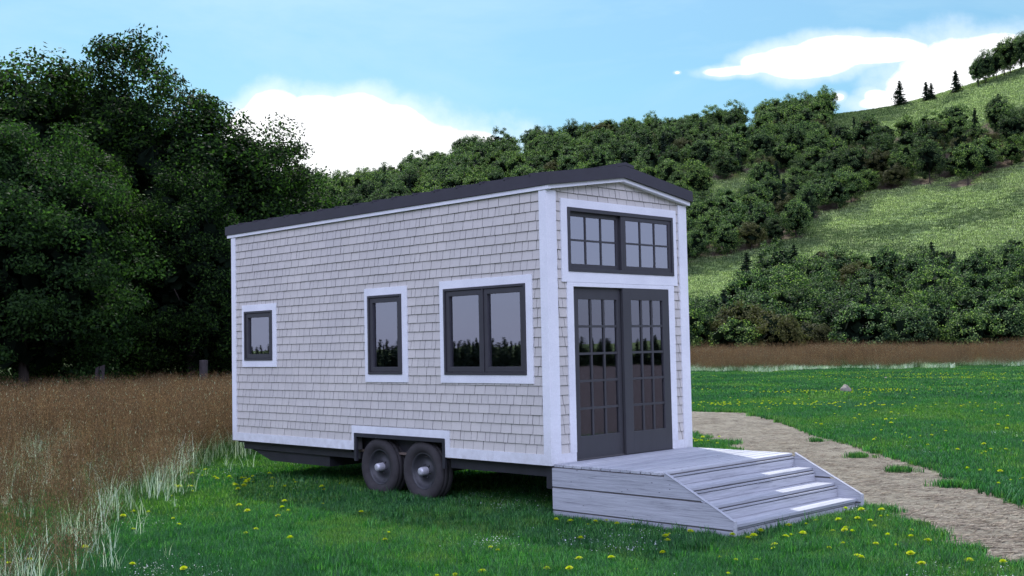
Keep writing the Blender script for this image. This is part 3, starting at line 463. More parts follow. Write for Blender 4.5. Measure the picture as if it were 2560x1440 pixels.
def wall_panel(to, length, holes, z0=.03, z1=HT, th=.09):
    m = MB(ZO)
    hs = sub_rects((th + .002, length - th - .002, z0, z1), holes)
    return m, hs
T = .09
m = MB(ZO)
for a0, a1, z0, z1 in sub_rects((0, LEN, 0.0, HT), OPEN_SIDE + [ARCH]): m.box(.0, T, a0, a1, z0, z1)
m.build('wall', M['backing'], house)
m = MB(ZO)
for a0, a1, z0, z1 in sub_rects((T + .002, W - T - .002, 0, HT), OPEN_FRONT): m.box(a0, a1, .0, T, z0, z1)
m.prism_y([(T, HT + .003), (W - T, HT + .003), (W / 2, HT + SLOPE * 1.2)], 0, T)
m.build('wall', M['backing'], house)
m = MB(ZO)
for a0, a1, z0, z1 in sub_rects((0, LEN, 0.0, HT), OPEN_RIGHT): m.box(W - T, W, a0, a1, z0, z1)
m.build('wall', M['backing'], house)
m = MB(ZO); m.box(T + .002, W - T - .002, LEN - T, LEN, 0, HT); m.prism_y([(T, HT + .003), (W - T, HT + .003), (W / 2, HT + SLOPE * 1.2)], LEN - T, LEN)
m.build('wall', M['backing'], house)
# inner lining
m = MB(ZO)
for a0, a1, z0, z1 in sub_rects((T + .02, LEN - T - .02, 0.03, HT - .01), OPEN_SIDE + [(1.6, 3.8, -.2, .5)]): m.box(T + .003, T + .018, a0, a1, z0, z1)
for a0, a1, z0, z1 in sub_rects((T + .02, LEN - T - .02, 0.03, HT - .01), OPEN_RIGHT): m.box(W - T - .018, W - T - .003, a0, a1, z0, z1)
m.box(T + .02, W - T - .02, LEN - T - .02, LEN - T - .004, .03, HT - .01)
for a0, a1, z0, z1 in sub_rects((T + .022, W - T - .022, 0.03, HT - .01), OPEN_FRONT): m.box(a0, a1, T + .003, T + .018, z0, z1)
m.build('interior_wall', M['inside'], house)
m = MB(ZO); m.box(T, W - T, T, LEN - T, -.03, -.002); m.build('floor', M['floorw'], house)
m = MB(ZO); m.box(T + .02, W - T - .02, .4, 6.5, 2.10, 2.16); m.build('loft_floor', M['inside'], house)
m = MB(ZO); m.box(T + .02, W - T - .02, 3.3, 3.36, .0, 2.09); m.build('partition', M['inside'], house)

# shingles: courses of tapered boards with staggered butts
NROW = 27
ROWH = (HT - .118) / NROW
def shingle_mesh(length, holes, face, gable=False, a_lo=.06, a_hi=None, seed=1):
    rd = random.Random(seed)
    mb = MB(ZO); a_hi = a_hi or length - .06
    nrow = NROW + (3 if gable else 0)
    wide = [.178, .172, .182, .175, .18]; mixw = [.105, .125, .068, .13, .11, .078, .135]
    for k in range(nrow):
        z0 = .118 + k * ROWH; z1 = z0 + ROWH
        a = a_lo - rd.uniform(0, .15); j = rd.randrange(5)
        while a < a_hi:
            w = wide[j % 5] * rd.uniform(.96, 1.04) if k % 2 == 0 else mixw[j % 7] * rd.uniform(.92, 1.08)
            j += 1
            gap = .0055
            lift = rd.uniform(-.0016, .0016); dz = rd.uniform(-.0012, .0012)
            for (b0, b1, c0, c1) in sub_rects((max(a, a_lo), min(a + w - gap, a_hi), z0, z1), holes):
                if b1 - b0 < .003 or c1 - c0 < .003: continue
                dep = lambda z: .021 + lift - .014 * (z - z0) / ROWH
                t0 = t1 = c1
                if gable:
                    lim = lambda u: HT + .02 + SLOPE * (1.3 - abs(u - 1.3))
                    t0, t1 = min(c1, lim(b0)), min(c1, lim(b1))
                    if t0 <= c0 + .004 or t1 <= c0 + .004: continue
                cc = c0 + (dz if c0 == z0 else 0)
                P = []
                for (u, z) in ((b0, cc), (b1, cc), (b1, t1), (b0, t0)):
                    P.append((u, z, dep(z)))
                def put(u, z, d): return (-d, u, z) if face == 's' else ((u, -d, z) if face == 'f' else ((W + d, u, z) if face == 'r' else (u, LEN + d, z)))
                vs = [put(*p) for p in P] + [put(p[0], p[1], -.0005) for p in P]
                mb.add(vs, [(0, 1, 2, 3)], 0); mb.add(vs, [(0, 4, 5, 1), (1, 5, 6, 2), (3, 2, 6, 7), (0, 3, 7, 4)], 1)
            a += w
    return mb
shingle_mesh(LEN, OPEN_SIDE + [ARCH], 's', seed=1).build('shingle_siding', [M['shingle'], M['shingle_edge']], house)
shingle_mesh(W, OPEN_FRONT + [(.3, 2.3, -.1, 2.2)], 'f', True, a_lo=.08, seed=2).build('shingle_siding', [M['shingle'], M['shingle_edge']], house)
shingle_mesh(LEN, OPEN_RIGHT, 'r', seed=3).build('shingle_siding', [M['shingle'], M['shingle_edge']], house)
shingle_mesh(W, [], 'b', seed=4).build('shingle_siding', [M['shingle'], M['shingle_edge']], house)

TP = .032      # trim stands this far proud of the wall
CB, CF = .084, .137
# corner boards
def corner(x_in, y_in, x0, x1, y0, y1, sx, sy):
    mb = MB(ZO)
    mb.box(x0, x1, *sy); mb.box(*sx, y0, y1)
    return mb
mb = MB(ZO)
mb.box(-TP, -.001, -TP, CB, .0, HT + .004); mb.box(-.0005, CF, -TP, -.001, .0, HT + .004); mb.build('corner_board', M['trim'], house)
mb = MB(ZO)
mb.box(-TP, -.001, LEN - CB, LEN + TP, .0, HT + .004); mb.box(-.0005, CF, LEN + .001, LEN + TP, .0, HT + .004); mb.build('corner_board', M['trim'], house)
mb = MB(ZO)
mb.box(W + .001, W + TP, -TP, CB, .0, HT + .004); mb.box(W - CF, W + .0005, -TP, -.001, .0, HT + .004); mb.build('corner_board', M['trim'], house)
mb = MB(ZO)
mb.box(W + .001, W + TP, LEN - CB, LEN + TP, .0, HT + .004); mb.box(W - CF, W + .0005, LEN + .001, LEN + TP, .0, HT + .004); mb.build('corner_board', M['trim'], house)
# skirt with the raised surround over the wheels
mb = MB(ZO); SK = .1216
t2 = TP - .003
mb.box(-t2, -.001, CB + .001, 1.70, 0.0, SK); mb.box(-t2, -.001, 3.70, LEN - CB - .001, 0.0, SK)
mb.box(-t2, -.001, 1.70, 1.80, 0.0, .33); mb.box(-t2, -.001, 3.64, 3.70, 0.0, .33); mb.box(-t2, -.001, 1.80, 3.64, .232, .33)
mb.build('skirt_board', M['trim'], house)
for a_, b_ in ((CF + .001, .40), (2.215, W - CF - .001)):
    mb = MB(ZO); mb.box(a_, b_, -t2, -.001, 0, SK); mb.build('skirt_board', M['trim'], house)
mb = MB(ZO); mb.box(W + .001, W + t2, CB + .001, LEN - CB - .001, 0, SK); mb.box(CF + .001, W - CF - .001, LEN + .001, LEN + t2, 0, SK); mb.build('skirt_board', M['trim'], house)
# frieze boards under the eaves and along the gable
mb = MB(ZO); mb.box(-TP - .012, .0, -TP - .055, LEN + .13, HT + .005, HT + .052)
mb.box(W, W + TP + .012, -TP - .055, LEN + .13, HT + .005, HT + .052); mb.build('eave_board', M['trim'], house)
mb = MB(ZO)
ap = .205
mb.prism_y([(-TP - .0125, HT + .006), (-TP - .0125, HT + .053), (W / 2, HT + ap + .043), (W + TP + .0125, HT + .053), (W + TP + .0125, HT + .006), (W / 2, HT + ap)], -TP - .058, -.001)
mb.build('gable_board', M['trim'], house)
mb = MB(ZO)
mb.prism_y([(-TP - .0125, HT + .006), (-TP - .0125, HT + .053), (W / 2, HT + ap + .043), (W + TP + .0125, HT + .053), (W + TP + .0125, HT + .006), (W / 2, HT + ap)], LEN + .001, LEN + .13)
mb.build('gable_board', M['trim'], house)

# roof
roof = None
E0, E1 = -.062, W + .062
y0r, y1r = -.125, LEN + .16
zb = HT + .054; zt = HT + .185; zap = HT + .395; zapb = HT + .25
mb = MB(ZO)
mb.prism_y([(E0, zb), (W / 2, zapb), (E1, zb), (E1, zt), (W / 2, zap), (E0, zt)], y0r, y1r)
roof = mb.build('roof', M['roof'], house)
seam = MB(ZO)
y = y0r + .3; n = 0
sl = (zap - zt) / (W / 2 - E0)
while y < y1r - .1:
    for sgn in (0, 1):
        xa, xb = (E0 + .0, W / 2 - .1) if sgn == 0 else (W / 2 + .1, E1 - .0)
        za = zt if sgn == 0 else zap - .1 * sl; zb_ = zap - .1 * sl if sgn == 0 else zt
        vs = [(xa, y, za - .01), (xb, y, zb_ - .01), (xb, y + .025, zb_ - .01), (xa, y + .025, za - .01), (xa, y, za + .028), (xb, y, zb_ + .028), (xb, y + .025, zb_ + .028), (xa, y + .025, za + .028)]
        seam.add(vs, [(0, 3, 2, 1), (4, 5, 6, 7), (0, 1, 5, 4), (1, 2, 6, 5), (2, 3, 7, 6), (3, 0, 4, 7)])
    y += .42
seam.build('roof_seam', M['roof'], roof)
mb = MB(ZO)
for i in range(16):
    ya = y0r + .32 + i * .42; yb = min(ya + .40, y1r - .02)
    xa, xb = E0 + .05, W / 2 - .12
    za, zb_ = zt + .05 * sl, zap - .12 * sl
    mb.add([(xa, ya, za - .01), (xb, ya, zb_ - .01), (xb, yb, zb_ - .01), (xa, yb, za - .01), (xa, ya, za + .016), (xb, ya, zb_ + .016), (xb, yb, zb_ + .016), (xa, yb, za + .016)],
           [(0, 3, 2, 1), (4, 5, 6, 7), (0, 1, 5, 4), (1, 2, 6, 5), (2, 3, 7, 6), (3, 0, 4, 7)])
mb.build('roof_panel', M['roof'], roof)
mb = MB(ZO)
mb.prism_y([(W / 2 - .16, zap - .16 * sl + .002), (W / 2, zap + .002), (W / 2 + .16, zap - .16 * sl + .002), (W / 2 + .16, zap - .16 * sl + .035), (W / 2, zap + .042), (W / 2 - .16, zap - .16 * sl + .035)], y0r - .004, y1r + .004)
mb.build('ridge_cap', M['roof'], roof)

# windows. side windows: a = along y, outward = -x ; front: a = along x, outward = -y
def B(mb, face, a0, a1, z0, z1, d0, d1):
    """box on a wall: d = distance outward from the wall plane"""
    if face == 's': mb.box(-d1, -d0, a0, a1, z0, z1)
    elif face == 'f': mb.box(a0, a1, -d1, -d0, z0, z1)
    else: mb.box(W + d0, W + d1, a0, a1, z0, z1)
def ring(mb, face, a0, a1, z0, z1, wa, wz0, wz1, d0, d1, wa2=None):
    wa2 = wa if wa2 is None else wa2
    B(mb, face, a0, a0 + wa, z0, z1, d0, d1); B(mb, face, a1 - wa2, a1, z0, z1, d0, d1)
    B(mb, face, a0 + wa, a1 - wa2, z0, z0 + wz0, d0, d1); B(mb, face, a0 + wa, a1 - wa2, z1 - wz1, z1, d0, d1)
def grille(face, a0, a1, z0, z1, nx, nz, w, d0, d1, mat, parent, name='grille'):
    mb = MB(ZO)
    for i in range(1, nx):
        c = a0 + (a1 - a0) * i / nx; B(mb, face, c - w / 2, c + w / 2, z0, z1, d0, d1)
    xs = [a0] + [a0 + (a1 - a0) * i / nx for i in range(1, nx)] + [a1]
    for j in range(1, nz):
        c = z0 + (z1 - z0) * j / nz
        for i in range(nx):
            B(mb, face, xs[i] + (w / 2 if i else 0), xs[i + 1] - (w / 2 if i < nx - 1 else 0), c - w / 2, c + w / 2, d0, d1)
    return mb.build(name, mat, parent)
def side_window(t, f, sashes, face='s', label=None):
    """t trim rect, f frame rect (a0,a1,z0,z1), sashes list of (a0,a1)"""
    mb = MB(ZO)
    ring(mb, face, f[0], f[1], f[2], f[3], .03, .03, .03, -.03, .044)
    for i in range(len(sashes) - 1):
        c = (sashes[i][1] + sashes[i + 1][0]) / 2; B(mb, face, c - .012, c + .012, f[2] + .03, f[3] - .03, -.03, .040)
    w = mb.build('window', M['dark'], house, bevel=.002)
    if label: w['label'] = label
    mb = MB(ZO)
    ring(mb, face, t[0], t[1], t[2], t[3], f[0] - t[0] - .001, f[2] - t[2] - .001, t[3] - f[3] - .001, .001, TP, t[1] - f[1] - .001)
    mb.build('window_trim', M['trim'], w, bevel=.0015)
    for a0, a1 in sashes:
        mb = MB(ZO); ring(mb, face, a0, a1, f[2] + .034, f[3] - .034, .062, .062, .062, -.022, .028); mb.build('sash', M['dark'], w, bevel=.002)
        mb = MB(ZO); B(mb, face, a0 + .06, a1 - .06, f[2] + .094, f[3] - .094, -.006, -.002); mb.build('pane', M['glass'], w)
        grille(face, a0 + .062, a1 - .062, f[2] + .096, f[3] - .096, 3, 3, .017, -.018, -.010, M['muntin'], w)
    return w
side_window((.2245, 1.8394, .922, 2.186), (.328, 1.7585, 1.023, 2.087), [(.362, 1.035), (1.065, 1.725)], label='double window on the long side nearest the front corner')
side_window((2.484, 3.377, .921, 2.171), (2.59, 3.299, 1.024, 2.071), [(2.624, 3.265)], label='single tall window in the middle of the long side')
side_window((5.519, 6.455, 1.127, 2.071), (5.6185, 6.3836, 1.2256, 1.972), [(5.652, 6.35)], label='small window near the rear end of the long side')
side_window((.9, 1.95, 2.15, 2.95), (.98, 1.87, 2.23, 2.87), [(1.014, 1.836)], face='r')

# loft window: fixed sash in front at right, sliding sash set back at left
lt = (.2171, 2.4044, 2.090, 3.062); lf = (.3232, 2.3262, 2.215, 2.9653)
mb = MB(ZO); ring(mb, 'f', *lf, .04, .04, .045, -.05, .046); B(mb, 'f', 1.295, 1.335, lf[2] + .04, lf[3] - .045, -.05, .03)
win = mb.build('window', M['dark'], house, bevel=.002); win['label'] = 'wide sliding loft window with twelve panes above the double door'
mb = MB(ZO); ring(mb, 'f', *lt, lf[0] - lt[0] - .001, lf[2] - lt[2] - .001, lt[3] - lf[3] - .001, .001, TP + .002, lt[1] - lf[1] - .001)
mb.build('window_trim', M['trim'], win, bevel=.0015)
for a0, a1, d in ((.362, 1.30, -.038), (1.335, 2.288, .004)):
    mb = MB(ZO); ring(mb, 'f', a0, a1, lf[2] + .04, lf[3] - .045, .05, .055, .05, d, d + .028); mb.build('sash', M['dark'], win, bevel=.002)
    mb = MB(ZO); B(mb, 'f', a0 + .05, a1 - .05, lf[2] + .095, lf[3] - .095, d + .011, d + .014); mb.build('pane', M['glass_loft'], win)
    grille('f', a0 + .05, a1 - .05, lf[2] + .095, lf[3] - .095, 3, 2, .022, d + .0155, d + .024, M['dark'], win)
# door surround + two sliding leaves
mb = MB(ZO)
B(mb, 'f', .298, .405, SK + .0, 2.089, .001, TP); B(mb, 'f', 2.213, 2.33, SK + .0, 2.089, .001, TP); B(mb, 'f', .405, 2.213, 2.04, 2.089, .001, TP)
mb.build('door_trim', M['trim'], house, bevel=.0015)
mb = MB(ZO); B(mb, 'f', .405, 2.213, -.0, .022, -.06, .045); mb.build('door_sill', M['chassis'], house)
def leaf(a0, a1, d, sl_, sr_, top=2.036):
    mb = MB(ZO); ring(mb, 'f', a0, a1, .024, top, sl_, .265, .14, d, d + .038, sr_)
    door = mb.build('door', M['door'], house, bevel=.002)
    mb = MB(ZO); B(mb, 'f', a0 + sl_, a1 - sr_, .289, top - .14, d + .012, d + .016); mb.build('pane', M['glass_door'], door)
    grille('f', a0 + sl_, a1 - sr_, .289, top - .14, 3, 5, .028, d + .0175, d + .030, M['door'], door)
    return door
leaf(.408, 1.335, -.055, .125, .10); leaf(1.30, 2.211, -.008, .155, .13)

# trailer: wheel surround, frame rails, boxes, wheels
mb = MB(ZO)
B(mb, 's', 1.782, 3.64, .180, .2305, -.2, .036); B(mb, 's', 3.59, 3.64, -.145, .180, -.0, .036); B(mb, 's', 1.782, 1.83, -.14, .180, -.0, .036)
mb.build('wheel_arch', M['chassis'], house)
mb = MB(ZO)
mb.box(.16, .2, 1.6, 3.8, -.05, .5); mb.box(.04, W - .04, .02, 1.62, -.03, -.004); mb.box(.04, W - .04, 3.8, LEN - .02, -.035, -.004)
mb.box(.08, .16, .1, 1.80, -.14, -.031); mb.box(.08, .16, 3.65, 6.6, -.13, -.036); mb.box(W - .18, W - .1, .1, 6.6, -.14, -.04)
mb.box(.05, .12, .03, .13, -.27, -.031)
mb.build('trailer_frame', M['chassis'], house)
mb = MB(ZO); mb.prism_x([(4.42, -.13), (4.42, -.285), (5.9, -.285), (6.45, -.13)], .12, .7); mb.build('storage_box', M['chassis'], house)
mb = MB(ZO); mb.lathe_x([(.25, .045), (W - .25, .045)], 2.278, -.208, 16); mb.lathe_x([(.25, .045), (W - .25, .045)], 3.167, -.208, 16); mb.build('axle', M['chassis'], house, smooth=True)
def wheel(cy, cz, left=True):
    s = 1 if left else -1; xo = .0 if left else W
    P = lambda prof: [(xo + s * x, r) for x, r in prof]
    ty = MB(ZO); ty.lathe_x(P([(.035, .235), (.008, .26), (-.008, .30), (-.006, .345), (.012, .372), (.035, .384), (.05, .386), (.055, .380), (.062, .380), (.067, .387), (.12, .389), (.125, .381), (.132, .381), (.137, .388), (.19, .386), (.215, .374), (.235, .34), (.235, .25), (.2, .235)]), cy, cz, 64, closed=False)
    t = ty.build('wheel', M['tyre'], house, smooth=True)
    rm = MB(ZO); rm.lathe_x(P([(.034, .236), (.03, .222), (.055, .212), (.085, .19), (.10, .165), (.10, .12), (.085, .10), (.08, .05), (.08, .001)]), cy, cz, 48, closed=False)
    for k in range(6):
        a = k * math.pi / 3 + .2; y_, z_ = cy + .085 * math.cos(a), cz + .085 * math.sin(a)
        rm.lathe_x(P([(.068, .012), (.086, .012)]), y_, z_, 6)
    rm.build('rim', M['rim'], t, smooth=True)
    hb = MB(ZO); hb.lathe_x(P([(.08, .056), (.0, .054), (-.014, .05), (-.026, .042), (-.030, .025), (-.030, .001)]), cy, cz, 28, closed=False); hb.build('hub_cap', M['hub'], t, smooth=True)
for cy in (2.278, 3.167):
    wheel(cy, -.208, True); wheel(cy, -.208, False)

# ------------------------------------------------------------------ wooden steps
deck = empty('wooden_steps', (1.28, -1.2, 0))
tag(deck, 'weathered grey wooden deck with four steps in front of the double door', 'steps')
def D_build(mb, name, mat, bevel=.003):
    o = mb.build(name, mat, deck, bevel=bevel)
    o.location = (-1.28, 1.2, 0)
    return o
DX0, DX1, DY = .0, 2.56, -1.565
DZ = .018
mb = MB(ZO)
nb = 11; pit = (abs(DY) - .045) / nb
for i in range(nb):
    a = -.04 - i * pit
    mb.box(DX0 + .004 + random.uniform(-.002, .002), DX1 - .004, a - pit + .017, a, DZ - .03, DZ + random.uniform(-.001, .001))
D_build(mb, 'deck_boards', M['wood_x'])
mb = MB(ZO); mb.box(DX0 + .04, DX1 - .04, -1.56, -.03, DZ - .05, DZ - .0305); D_build(mb, 'gap_shade_strip', M['backing'], 0)  # dark sheet added so the board gaps look shaded
ty = [-1.82, -2.105, -2.385]; tz = [-.135, -.292, -.450]
rz = [DZ - .032] + [z - .03 for z in tz]; 
for y_, z_, yb in zip(ty, tz, [-1.60, -1.86, -2.15]):
    mb = MB(ZO); mid = (y_ + yb) / 2
    mb.box(DX0 + .036, DX1 - .036, y_, mid - .003, z_ - .032, z_); mb.box(DX0 + .036, DX1 - .036, mid + .003, yb + .03, z_ - .032, z_ - .001)
    D_build(mb, 'tread', M['wood_x'])
for yy, zt_, zb2 in ((-1.585, DZ - .032, tz[0] + .001), (-1.86, tz[0] - .033, tz[1] + .001), (-2.14, tz[1] - .033, tz[2] + .001), (-2.36, tz[2] - .033, -.60)):
    mb = MB(ZO); h = zt_ - zb2
    mb.box(DX0 + .036, DX1 - .036, yy, yy + .022, zt_ - .026, zt_ - .006); mb.box(DX0 + .036, DX1 - .036, yy + .006, yy + .026, zb2, zt_ - .035)
    D_build(mb, 'riser', M['wood_x'])
    mb = MB(ZO); mb.box(DX0 + .037, DX1 - .037, yy + .027, yy + .04, zb2, zt_ - .002); D_build(mb, 'gap_shade_strip', M['backing'], 0)  # dark strip painting the shadow line under the nosing
for x0, x1 in ((DX0, DX0 + .034), (DX1 - .034, DX1)):
    mb = MB(ZO)
    ye = -2.425; ys = -1.60
    def topz(y): return DZ - .034 if y > ys else DZ + .004 + (y - ys) / (ye - ys) * (-.405 - DZ)
    yat = lambda z: ys + (z - DZ) / (-.405 - DZ) * (ye - ys)
    # courses of boards with dark gaps
    mb.prism_x([(-.005, DZ - .042), (-.005, -.232), (yat(-.232) , -.232), (ys - .0, DZ - .0), (ys + .01, DZ - .042)], x0, x1)
    mb.prism_x([(-.005, -.250), (-.005, -.488), (ye, -.488), (ye, -.405), (yat(-.250), -.250)], x0, x1)
    mb.prism_x([(-.005, -.505), (-.005, -.62), (ye, -.62), (ye, -.505)], x0, x1)
    D_build(mb, 'stringer', M['wood_y'], .002)
    mb = MB(ZO); mb.box(x0 + .010, x1 - .010, -1.58, -.012, -.55, -.0135)  # dark core, paints shade into the gaps between side boards
    mb.prism_x([(-1.581, -.04), (-1.581, -.55), (ye + .02, -.55), (ye + .02, -.44), (-1.68, -.05)], x0 + .010, x1 - .010)
    D_build(mb, 'gap_shade_strip', M['backing'], 0)
# sloping cap strip and nail heads
for x0, x1 in ((DX0 - .006, DX0 + .038), (DX1 - .038, DX1 + .006)):
    mb = MB(ZO); mb.prism_x([(-1.59, DZ + .010), (-1.59, DZ + .001), (-2.43, -.404), (-2.43, -.396 + .0)], x0, x1)
    mb.box(x0, x1, -2.445, -2.427, -.61, -.398)
    D_build(mb, 'stair_edge', M['wood_y'], .002)

# ------------------------------------------------------------------ scatter (stuff only)
def scatter(name, sources, pts, rotz, scl, idx, label, cat, tilt=None, sclz=None):
    """one object: copies of source meshes on points through geometry nodes"""
    me = bpy.data.meshes.new(name); pts = np.asarray(pts, np.float32)
    me.vertices.add(len(pts)); me.vertices.foreach_set('co', pts.ravel())
    def att(n, t, v, f): a = me.attributes.new(n, t, 'POINT'); a.data.foreach_set(f, np.asarray(v).ravel())
    rot = np.zeros((len(pts), 3), np.float32); rot[:, 2] = rotz
    if tilt is not None: rot[:, :2] = tilt
    sc3 = np.repeat(np.asarray(scl, np.float32)[:, None], 3, 1)
    if sclz is not None: sc3[:, 2] *= sclz
    att('rt', 'FLOAT_VECTOR', rot, 'vector'); att('sc', 'FLOAT_VECTOR', sc3, 'vector'); att('ix', 'INT', np.asarray(idx, np.int32), 'value')
    me.update()
    o = bpy.data.objects.new(name, me); link(o)
    ng = bpy.data.node_groups.new(name, 'GeometryNodeTree')
    ng.interface.new_socket('Geometry', in_out='INPUT', socket_type='NodeSocketGeometry')
    ng.interface.new_socket('Geometry', in_out='OUTPUT', socket_type='NodeSocketGeometry')
    gi = ng.nodes.new('NodeGroupInput'); go = ng.nodes.new('NodeGroupOutput'); jn = ng.nodes.new('GeometryNodeJoinGeometry')
    def named(n, t):
        a = ng.nodes.new('GeometryNodeInputNamedAttribute'); a.data_type = t; a.inputs['Name'].default_value = n; return a.outputs['Attribute']
    for k, s in enumerate(sources):
        ip = ng.nodes.new('GeometryNodeInstanceOnPoints'); oi = ng.nodes.new('GeometryNodeObjectInfo'); oi.inputs['Object'].default_value = s
        oi.inputs['As Instance'].default_value = True
        cm = ng.nodes.new('FunctionNodeCompare'); cm.data_type = 'INT'; cm.operation = 'EQUAL'
        ia = [i for i in cm.inputs if i.type == 'INT']; ng.links.new(named('ix', 'INT'), ia[0]); ia[1].default_value = k
        ng.links.new(gi.outputs[0], ip.inputs['Points']); ng.links.new(cm.outputs[0], ip.inputs['Selection'])
        ng.links.new(oi.outputs['Geometry'], ip.inputs['Instance'])
        e2r = ng.nodes.new('FunctionNodeEulerToRotation'); ng.links.new(named('rt', 'FLOAT_VECTOR'), e2r.inputs[0]); ng.links.new(e2r.outputs[0], ip.inputs['Rotation'])
        ng.links.new(named('sc', 'FLOAT_VECTOR'), ip.inputs['Scale'])
        ng.links.new(ip.outputs[0], jn.inputs[0])
    ng.links.new(jn.outputs[0], go.inputs[0])
    md = o.modifiers.new('scatter', 'NODES'); md.node_group = ng
    tag(o, label, cat, kind='stuff'); return o
def src(name, me): return bpy.data.objects.new(name, me)      # a source mesh: not linked to the scene

# ------------------------------------------------------------------ plant meshes
def blades_mesh(name, n, rad, h0, h1, w, mat, bend=.5, seed=0, mats=None, fr=None):
    g = np.random.default_rng(seed); V = []; F = []; MI = []
    for i in range(n):
        a = g.uniform(0, 6.283); r = rad * math.sqrt(g.uniform()); x, y = r * math.cos(a), r * math.sin(a)
        h = g.uniform(h0, h1); d = g.uniform(0, 6.283); lean = g.uniform(.1, 1.) * bend * h
        dx, dy = math.cos(d), math.sin(d); ww = w * g.uniform(.7, 1.3); sx, sy = -dy * ww / 2, dx * ww / 2
        b = len(V)
        m1 = (x + dx * lean * .3, y + dy * lean * .3, h * .55); tp = (x + dx * lean, y + dy * lean, h)
        V += [(x - sx, y - sy, -.01), (x + sx, y + sy, -.01), (m1[0] + sx * .8, m1[1] + sy * .8, m1[2]), (m1[0] - sx * .8, m1[1] - sy * .8, m1[2]),
              (tp[0] + sx * .12, tp[1] + sy * .12, tp[2]), (tp[0] - sx * .12, tp[1] - sy * .12, tp[2])]
        F += [(b, b + 1, b + 2, b + 3), (b + 3, b + 2, b + 4, b + 5)]
        k = 0 if mats is None or g.uniform() > fr else 1
        MI += [k, k]
    return np_mesh(name, V, F, mat, MI if mats else None, mats)
def leaf_cards(C, size, g, aspect=.5, out=None, outw=.5, up=0.0):
    """quads (diamond leaves) at points C with random orientation"""
    n = len(C); nrm = g.normal(size=(n, 3))
    if out is not None: nrm = nrm * (1 - outw) + out * outw * 1.8
    nrm[:, 2] += up
    nrm /= np.linalg.norm(nrm, axis=1)[:, None] + 1e-9
    t = g.normal(size=(n, 3)); t -= nrm * (t * nrm).sum(1)[:, None]; t /= np.linalg.norm(t, axis=1)[:, None] + 1e-9
    b = np.cross(nrm, t); s = (size * g.uniform(.6, 1.3, n))[:, None]
    t = t * s * .5; b = b * s * .5 * aspect
    V = np.stack([C - t, C + b - t * .1, C + t, C - b - t * .1], 1).reshape(-1, 3)
    F = np.arange(n * 4).reshape(n, 4); return V, F
def crown_points(g, nclump, per, rx, rz, zc, clr, shell=.55, flat=.7, dens=1.0, droop=0., shape=None):
    """clump centres near the surface of a lumpy ellipsoid, leaves gathered on each clump"""
    P = []; O = []
    lumps = g.normal(size=(9, 3)); lumps /= np.linalg.norm(lumps, axis=1)[:, None]; la = g.uniform(-.25, .32, 9)
    for i in range(nclump):
        d = g.normal(size=3); d /= np.linalg.norm(d)
        f = 1 + (la * np.clip((lumps @ d - .55) / .45, 0, 1)).sum()
        rad = (shell + (1 - shell) * g.uniform() ** .6) * f
        zz = d[2] * rz * rad
        k = 1.0
        if shape: k = shape((zz / rz + 1) / 2)
        c = np.array([d[0] * rx * rad * k, d[1] * rx * rad * k, zc + zz])
        cr = clr * g.uniform(.6, 1.35)
        q = g.normal(size=(per, 3)); q /= np.linalg.norm(q, axis=1)[:, None]
        q *= (g.uniform(size=(per, 1)) ** .45) * cr; q[:, 2] *= flat
        q[:, 2] -= droop * (q[:, 0] ** 2 + q[:, 1] ** 2) / cr
        P.append(c + q); o = q / (cr) + d * .4; O.append(o / (np.linalg.norm(o, axis=1)[:, None] + 1e-6))
    return np.concatenate(P), np.concatenate(O)
def limbs_mesh(name, h, r0, n, spread, g, h0=.25, crook=.06):
    mb = MB()
    pts = [(g.normal() * crook * h * .3 * k / 6, g.normal() * crook * h * .3 * k / 6, -.3 + (h * .9 + .3) * k / 6) for k in range(7)]
    mb.tube(pts, [r0 * (1.25 if k == 0 else 1 - .14 * k) for k in range(7)], 8)
    for i in range(n):
        t = h0 + (1 - h0) * (i + .5) / n * .85; k = min(5, int(t * 6)); f = t * 6 - k
        p0 = Vector(pts[k]).lerp(Vector(pts[k + 1]), f); a = i * 2.4 + g.uniform(-.4, .4)
        d = Vector((math.cos(a), math.sin(a), g.uniform(.35, .9))).normalized(); ln = spread * (1.05 - .55 * t) * g.uniform(.7, 1.1)
        p1 = p0 + d * ln * .5 + Vector((0, 0, -.03 * ln)); p2 = p0 + d * ln + Vector((g.normal() * .08, g.normal() * .08, .12)) * ln
        rr = r0 * (.42 - .2 * t); mb.tube([tuple(p0), tuple(p1), tuple(p2)], [rr, rr * .62, rr * .2], 6)
    return mb.mesh(name, M['bark'], True)

def big_crown(seed, rx, rz, zc, ncl, per, clr, leaf, mat, **kw):
    g = np.random.default_rng(seed)
    P, O = crown_points(g, ncl, per, rx, rz, zc, clr, **kw)
    V, F = leaf_cards(P, leaf, g, .55, O, .45, .25)
    # large inner leaf cards, coloured dark to paint shade inside the crown
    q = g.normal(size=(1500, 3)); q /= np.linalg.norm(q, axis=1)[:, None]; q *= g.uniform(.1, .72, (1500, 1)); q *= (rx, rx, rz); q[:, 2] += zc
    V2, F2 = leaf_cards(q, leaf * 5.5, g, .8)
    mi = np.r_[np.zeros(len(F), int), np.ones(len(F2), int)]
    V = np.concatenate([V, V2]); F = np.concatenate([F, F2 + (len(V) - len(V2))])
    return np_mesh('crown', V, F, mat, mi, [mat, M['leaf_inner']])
def mk_tree(name, loc, crown, trunk, rz, s, label, cat='tree', group=None, sz=None):
    t = empty(name, loc, rz); t.scale = (s, s, sz or s); tag(t, label, cat, group)
    o = bpy.data.objects.new('crown', crown); link(o, t)
    o = bpy.data.objects.new('trunk', trunk); link(o, t)
    return t

